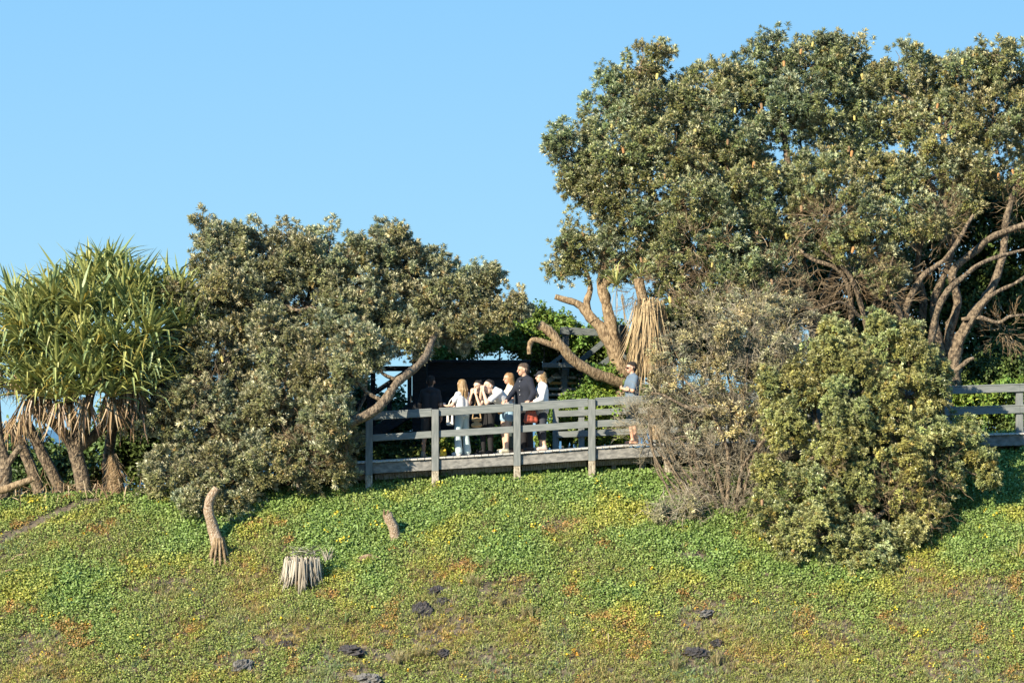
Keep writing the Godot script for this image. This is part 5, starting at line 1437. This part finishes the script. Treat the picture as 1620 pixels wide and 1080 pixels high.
	part("trunk", limb_mesh([Vector3(3.085, 0.259, -2.000), Vector3(3.033, 1.533, -2.000), Vector3(2.847, 2.876, -2.000), Vector3(2.687, 3.683, -2.000)], 0.14, 0.11, 9, 0.12), M.pale_bark, v)
	skirt(v, Vector3(2.923, 3.275, -1.900), 0.34, 1.25, 640, pale_dead(), 150, 0.24, 0.9)
	skirt(v, Vector3(2.264, 3.450, -2.200), 0.14, 0.75, 16, pale_dead(), 16, 0.2, 0.25)
	pandanus(v, [[Vector3(2.220, 3.526, -2.100), Vector3(-0.3, 1, 0.7), 20, 0.62, 0], [Vector3(2.714, 3.683, -2.000), Vector3(0.2, 1, 0.4), 16, 0.6, 0]], greens, deads, 36)

	# shaggy stump, fallen log and heaps of dead leaves under the palms
	var w := thing("shaggy_stump", "shaggy brown dead pandanus stump right of the forked pale trunk", "stump", Vector3(-8.201, -0.975, -0.400))
	part("core", limb_mesh([Vector3(-8.174, -1.040, -0.400), Vector3(-8.202, -0.584, -0.400), Vector3(-8.283, -0.088, -0.400)], 0.24, 0.08, 9, 0.3), M.litter, w)
	for i in 5:
		skirt(w, Vector3(-8.257, -0.009, -0.400) + Vector3(0.015 * i, -0.15 * i, 0), 0.08 + 0.045 * i, 0.26, 26, deads, 14, 0.8, 0.1)
	var lg := thing("fallen_log", "pale fallen log lying on dead leaves at the left edge", "log", Vector3(-10.232, -0.704, 0.100))
	part("log", limb_mesh([Vector3(-10.879, -0.808, 0.100), Vector3(-10.417, -0.755, 0.150), Vector3(-10.094, -0.638, 0.150), Vector3(-9.818, -0.536, 0.100)], 0.10, 0.06, 9, 0.15), M.pale_bark, lg)
	var heap := thing("leaf_litter", "heap of fallen strap leaves under the pandanus palms", "leaves", Vector3(-9.761, -1.035, -0.200))
	heap.set_meta("kind", "stuff")
	var st := stool()
	for i in 240:
		var p := Vector3(fr(-11.1, -7.5), 0, fr(-1.6, 0.25))
		p.y = ground_y(p.x, p.z) + fr(0.0, 0.3) * (1.0 if p.x < -7.9 else 0.3)
		var d := (Vector3(fr(-0.5, 0.5), fr(-0.9, 0.25), 0.5) + rdir() * 0.5).normalized()
		st.append_from(deads[rng.randi() % deads.size()], 0, strap_xf(p + Vector3(0, 0.12, 0), d, fr(0.3, 0.6)))
	part("leaves", st.commit(), M.strap_dead, heap).set_meta("kind", "stuff")

func pale_dead() -> Array:
	var out := []
	for e in [[0.032, 0.2, 0.1], [0.028, -0.3, 0.2], [0.024, 0.35, -0.3]]:
		out.append(strap(e[0], e[1], e[2], Color(0.46, 0.36, 0.21), Color(0.36, 0.27, 0.15)))
		out.append(strap(e[0], e[1], e[2], Color(0.34, 0.25, 0.14), Color(0.28, 0.20, 0.11)))
	return out

func rock_mesh(r: Vector3, sd: int) -> ArrayMesh:
	var sm := SphereMesh.new()
	sm.radius = 1.0; sm.height = 2.0; sm.radial_segments = 22; sm.rings = 12
	var arr := sm.get_mesh_arrays()
	var vs: PackedVector3Array = arr[Mesh.ARRAY_VERTEX]
	var st := stool()
	for i in vs.size():
		var p := vs[i]
		var d := 1.0 + 0.5 * noise.get_noise_3dv(p * 12.0 + Vector3.ONE * sd * 17.0) + 0.25 * noise.get_noise_3dv(p * 34.0 + Vector3.ONE * sd * 5.0)
		vs[i] = p * d * r
	for i in arr[Mesh.ARRAY_INDEX]:
		st.set_smooth_group(-1)
		st.add_vertex(vs[i])
	st.generate_normals()
	return st.commit()

func make_slope_things() -> void:
	# stumps
	var s := thing("curved_stump", "tall curved bare stump with splayed roots in front of the left banksia", "stump", Vector3(-5.791, -2.081, 2.233))
	part("trunk", limb_mesh([Vector3(-5.805, -2.010, 2.105) + Vector3(0, 0.1, 0), Vector3(-5.899, -1.675, 1.800), Vector3(-6.026, -1.235, 1.800), Vector3(-6.027, -0.946, 1.800), Vector3(-5.877, -0.695, 1.800)], 0.135, 0.075, 12, 0.2, 0.2), M.stump_bark, s)
	for i in 8:
		var a := -0.3 + i * 0.55
		var b: Vector3 = s.position + Vector3(0, 0.38, 0)
		part("root", limb_mesh([b + Vector3(cos(a) * 0.07, 0.03, sin(a) * 0.07), b + Vector3(cos(a) * 0.14, -0.2, sin(a) * 0.14), b + Vector3(cos(a) * 0.22, -0.5, sin(a) * 0.25)], 0.036, 0.022, 6, 0.2), M.pale_bark, s)
	s = thing("broken_stump", "short pale broken stump in the green groundcover", "stump", Vector3(-2.365, -1.675, 1.785))
	part("trunk", limb_mesh([Vector3(-2.325, -1.710, 1.854), Vector3(-2.325, -1.710, 1.854) + Vector3(-0.05, 0.25, 0), Vector3(-2.325, -1.710, 1.854) + Vector3(-0.17, 0.5, 0)], 0.12, 0.10, 11, 0.3), M.stump_bark, s)
	for i in 5:
		var a := i * 1.3
		part("splinter", limb_mesh([Vector3(-2.325, -1.710, 1.854) + Vector3(-0.17, 0.47, 0) + Vector3(cos(a) * 0.06, 0, sin(a) * 0.06), Vector3(-2.325, -1.710, 1.854) + Vector3(-0.17, 0.47, 0) + Vector3(cos(a) * 0.075, fr(0.06, 0.14), sin(a) * 0.07)], 0.03, 0.006, 5, 0.2), M.pale_bark, s)
	var grey := []
	for e in [[0.10, 0.25, 0.3], [0.085, -0.1, 0.2], [0.08, 0.5, 0.0]]:
		grey.append(strap(e[0], e[1], e[2], Color(0.50, 0.46, 0.39), Color(0.42, 0.38, 0.31)))
		grey.append(strap(e[0], e[1], e[2], Color(0.36, 0.32, 0.26), Color(0.30, 0.265, 0.21)))
	s = thing("dead_pandanus_head", "grey shaggy heap of dead pandanus leaves lying on the slope", "stump", Vector3(-4.022, -2.575, 3.229))
	var tp := Vector3(-4.022, -2.575, 3.229) + Vector3(0, 0.62, -0.05)
	part("core", limb_mesh([Vector3(-4.022, -2.575, 3.229) + Vector3(0, -0.1, -0.15), tp + Vector3(0, -0.3, -0.05), tp + Vector3(-0.05, -0.1, 0)], 0.24, 0.12, 10, 0.2), M.litter, s)
	var fibres := []
	for e in [[0.085, 0.1, 0.15], [0.07, -0.15, 0.3], [0.06, 0.3, -0.2]]:
		fibres.append(strap(e[0], e[1], e[2], Color(0.48, 0.44, 0.36), Color(0.40, 0.36, 0.285)))
		fibres.append(strap(e[0], e[1], e[2], Color(0.30, 0.265, 0.21), Color(0.25, 0.215, 0.165)))
		fibres.append(strap(e[0], e[1], e[2], Color(0.38, 0.345, 0.28), Color(0.33, 0.29, 0.22)))
	skirt(s, tp + Vector3(-0.05, -0.02, 0), 0.38, 0.58, 260, fibres, 170, 0.10, 0.16)
	for i in 60:
		var az := fr(0, TAU)
		var d := Vector3(cos(az), fr(-0.1, 0.35), sin(az)).normalized()
		local_part("dead_leaf", fibres[rng.randi() % 9], M.strap_dead, s, strap_xf(tp - s.position + Vector3(fr(-0.28, 0.2), fr(-0.06, 0.1), fr(-0.15, 0.15)), d, fr(0.18, 0.42)))
	s = thing("dead_leaf_tuft", "small upright tuft of grey dead leaves beside the shaggy heap", "leaves", Vector3(-3.625, -2.166, 2.541))
	for i in 16:
		var d := (Vector3(fr(-0.5, 0.5), 1.0, fr(-0.2, 0.5))).normalized()
		local_part("dead_leaf", grey[rng.randi() % grey.size()], M.strap_dead, s, strap_xf(Vector3(fr(-0.05, 0.05), -0.02, 0), d, fr(0.28, 0.48)))
	s = thing("fallen_log", "short pale log half sunk in the groundcover right of the shaggy heap", "log", Vector3(-2.819, -2.118, 2.532))
	part("log", limb_mesh([Vector3(-3.026, -2.164, 2.591) + Vector3(0, 0.02, 0), Vector3(-2.856, -2.117, 2.527) + Vector3(0, 0.08, 0), Vector3(-2.582, -2.116, 2.557) + Vector3(0, 0.03, 0)], 0.075, 0.05, 9, 0.3), M.pale_bark, s)
	# driftwood sticks beside the worn path
	for e in [[Vector3(-10.113, -2.413, 2.563), Vector3(-9.719, -2.332, 2.471), "pale stick on the worn track at the left edge"], [Vector3(-9.909, -2.138, 2.096), Vector3(-9.632, -2.043, 1.959), "brown broken sticks beside the worn track near left edge"], [Vector3(-8.906, -1.547, 1.133), Vector3(-8.580, -1.425, 0.932), "brown stick at the upper end of the worn track"]]:
		s = thing("fallen_stick", e[2], "stick", e[0])
		part("stick", limb_mesh([e[0] + Vector3(0, 0.03, 0), e[0].lerp(e[1], 0.5) + Vector3(0, 0.07, 0), e[1] + Vector3(0, 0.04, 0)], 0.035, 0.02, 7, 0.3), M.pale_bark, s)
	# rocks
	var rocks := [[Vector3(-1.709, -3.049, 4.260), Vector3(0.26, 0.24, 0.2), "dark grey rock, the large upright one mid-slope", false], [Vector3(-1.331, -2.860, 3.986), Vector3(0.17, 0.13, 0.15), "dark grey rock tucked right of the large upright rock", false], [Vector3(-1.460, -2.673, 3.656), Vector3(0.19, 0.13, 0.15), "flat dark rock just above the large upright rock", false],
		[Vector3(-1.273, -3.715, 5.386), Vector3(0.15, 0.10, 0.14), "small dark rock above the bottom edge by dry grass", false], [Vector3(-4.256, -3.599, 4.924), Vector3(0.2, 0.11, 0.16), "low brownish rock half buried under the shaggy heap", false], [Vector3(-3.056, -3.676, 5.137), Vector3(0.42, 0.12, 0.2), "long flat half-buried rock near the bottom edge", false],
		[Vector3(-5.001, -3.981, 5.483), Vector3(0.28, 0.2, 0.22), "pale grey lichen-covered rock at the bottom left", true], [Vector3(-2.684, -4.151, 5.928), Vector3(0.35, 0.13, 0.2), "broad grey rock cut by the bottom edge", true], [Vector3(3.709, -3.026, 4.596), Vector3(0.26, 0.10, 0.16), "low grey-brown rock with pale patch on lower right slope", true], [Vector3(3.402, -3.695, 5.652), Vector3(0.3, 0.14, 0.2), "dark rock in dry grass at the lower right", false], [Vector3(3.829, -3.537, 5.426), Vector3(0.18, 0.11, 0.15), "smaller dark rock right of the rock in dry grass", false]]
	for i in rocks.size():
		var e: Array = rocks[i]
		var o := MeshInstance3D.new()
		o.name = numbered("rock")
		o.mesh = rock_mesh(e[1] * 0.88, i + 1)
		o.material_override = M.pale_rock if e[3] else M.rock
		add_child(o)
		o.position = e[0] + Vector3(0, e[1].y * 0.02, 0)
		o.rotation.y = i * 1.7
		tag(o, e[2], "rock", "rocks on the slope")
	# strappy young plants
	var fresh := [strap(0.06, 0.7, 0.0, Color(0.16, 0.22, 0.06), Color(0.12, 0.18, 0.06)), strap(0.05, 1.2, 0.2, Color(0.12, 0.18, 0.05), Color(0.10, 0.15, 0.05))]
	var yellowish := [strap(0.055, 0.8, 0.0, Color(0.32, 0.28, 0.06), Color(0.24, 0.25, 0.07)), strap(0.05, 1.4, 0.2, Color(0.25, 0.25, 0.06), Color(0.20, 0.22, 0.06)), strap(0.05, 1.6, 0.3, Color(0.42, 0.36, 0.22), Color(0.36, 0.28, 0.16))]
	for e in [[Vector3(-3.177, -3.272, 4.469), fresh, 14, 0.58, "young green strap-leaved pandanus seedling mid-slope"], [Vector3(1.803, -3.385, 5.066), yellowish, 22, 0.52, "yellowing strap-leaved seedling with dead leaves at lower right"], [Vector3(9.761, -2.113, 3.668), yellowish, 18, 0.85, "strap-leaved plant cut by the right edge"], [Vector3(4.061, -2.287, 3.377), fresh, 4, 0.2, "tiny green seedling right of centre on slope"], [Vector3(-9.383, -2.856, 3.431), fresh, 8, 0.4, "small green strappy plant on lower left slope"]]:
		s = thing("strap_plant", e[4], "plant", e[0], "strap-leaved seedlings on the slope")
		for i in e[2]:
			var f: float = (i + 0.5) / e[2]
			var az: float = i * 2.4
			var el := deg_to_rad(lerpf(8, 75, f))
			var d := Vector3(cos(az) * sin(el), cos(el), sin(az) * sin(el))
			local_part("leaf", e[1][rng.randi() % e[1].size()], M.strap, s, strap_xf(Vector3.ZERO, d, e[3] * fr(0.75, 1.15)))
	# clumps of dry grass
	var straw := [Color(0.34, 0.29, 0.15), Color(0.27, 0.24, 0.11), Color(0.21, 0.21, 0.08), Color(0.40, 0.33, 0.19)]
	var gt := grass_tuft(60, 0.36, 0.010, 1.3, straw)
	for e in [[Vector3(-1.997, -3.878, 5.571), "large straw-coloured grass clump at the bottom centre"], [Vector3(-1.672, -3.773, 5.439), "straw grass clump right of the large bottom-centre clump"], [Vector3(-0.430, -2.301, 3.102), "dry grass clump in the middle of the slope"], [Vector3(-0.121, -2.910, 4.164), "brown dry grass clump below the mid-slope clump"], [Vector3(0.360, -3.071, 4.470), "brown dry grass clump nearest the yellowing seedling"], [Vector3(3.028, -3.957, 6.039), "straw grass clump left of the dark lower-right rocks"], [Vector3(3.852, -3.851, 5.922), "straw grass clump right of the dark lower-right rocks"], [Vector3(-0.670, -2.580, 3.564), "thin dry grass clump right of the dark rocks"]]:
		s = thing("grass_clump", e[1], "grass", e[0], "dry grass clumps on the slope")
		var n := 3
		for i in n:
			local_part("tuft", gt, M.ground_leaf, s, Transform3D(basis_along((Vector3.UP + rdir() * 0.3).normalized(), i * 2.1).scaled(Vector3.ONE * fr(0.7, 1.1)), Vector3(fr(-0.12, 0.12), -0.02, fr(-0.06, 0.06))))

# ---------------------------------------------------------------- the place
func _ready() -> void:
	rng.seed = 20
	noise.seed = 5
	noise.frequency = 0.35
	noise.fractal_octaves = 3
	var cam := Camera3D.new()
	cam.name = "camera"
	cam.fov = 13.333
	cam.position = Vector3(0, 0.5, 60)
	cam.rotation_degrees = Vector3(1.699, 0, 0)
	cam.near = 0.5
	cam.far = 50000.0
	cam.current = true
	add_child(cam)
	var env := Environment.new()
	env.background_mode = Environment.BG_SKY
	var sky := Sky.new()
	var sm := ProceduralSkyMaterial.new()
	sm.sky_top_color = lin(0.047, 0.194, 0.435)
	sm.sky_horizon_color = lin(0.202, 0.355, 0.435)
	sm.sky_curve = 0.14
	sm.sky_energy_multiplier = 1.0
	sm.ground_bottom_color = Color(0.30, 0.33, 0.28)
	sm.ground_horizon_color = Color(0.55, 0.68, 0.78)
	sm.sun_angle_max = 1.0
	sky.sky_material = sm
	env.sky = sky
	env.tonemap_mode = Environment.TONE_MAPPER_LINEAR
	env.tonemap_exposure = 2.30
	env.sdfgi_enabled = true
	env.ssao_enabled = true
	env.ssil_enabled = true
	var we := WorldEnvironment.new()
	we.name = "environment"
	we.environment = env
	add_child(we)
	var sun := DirectionalLight3D.new()
	sun.name = "sun"
	sun.light_energy = 1.5
	sun.light_color = Color(1.0, 0.945, 0.85)
	sun.light_angular_distance = 0.5
	sun.shadow_enabled = true
	sun.rotation_degrees = Vector3(-27, -40, 0)
	add_child(sun)

	make_materials()
	M.stump_bark = patterned(0.03, [[0.25, lin(0.17, 0.105, 0.058)], [0.5, lin(0.34, 0.25, 0.165)], [0.75, lin(0.53, 0.465, 0.37)]], Vector3(1.5, 0.9, 1.5), 0.9, 3.0)
	make_ground()
	make_boardwalk()
	make_buildings()
	make_trees()
	make_pandanus()
	make_slope_things()
	make_people()
	cover_ground()
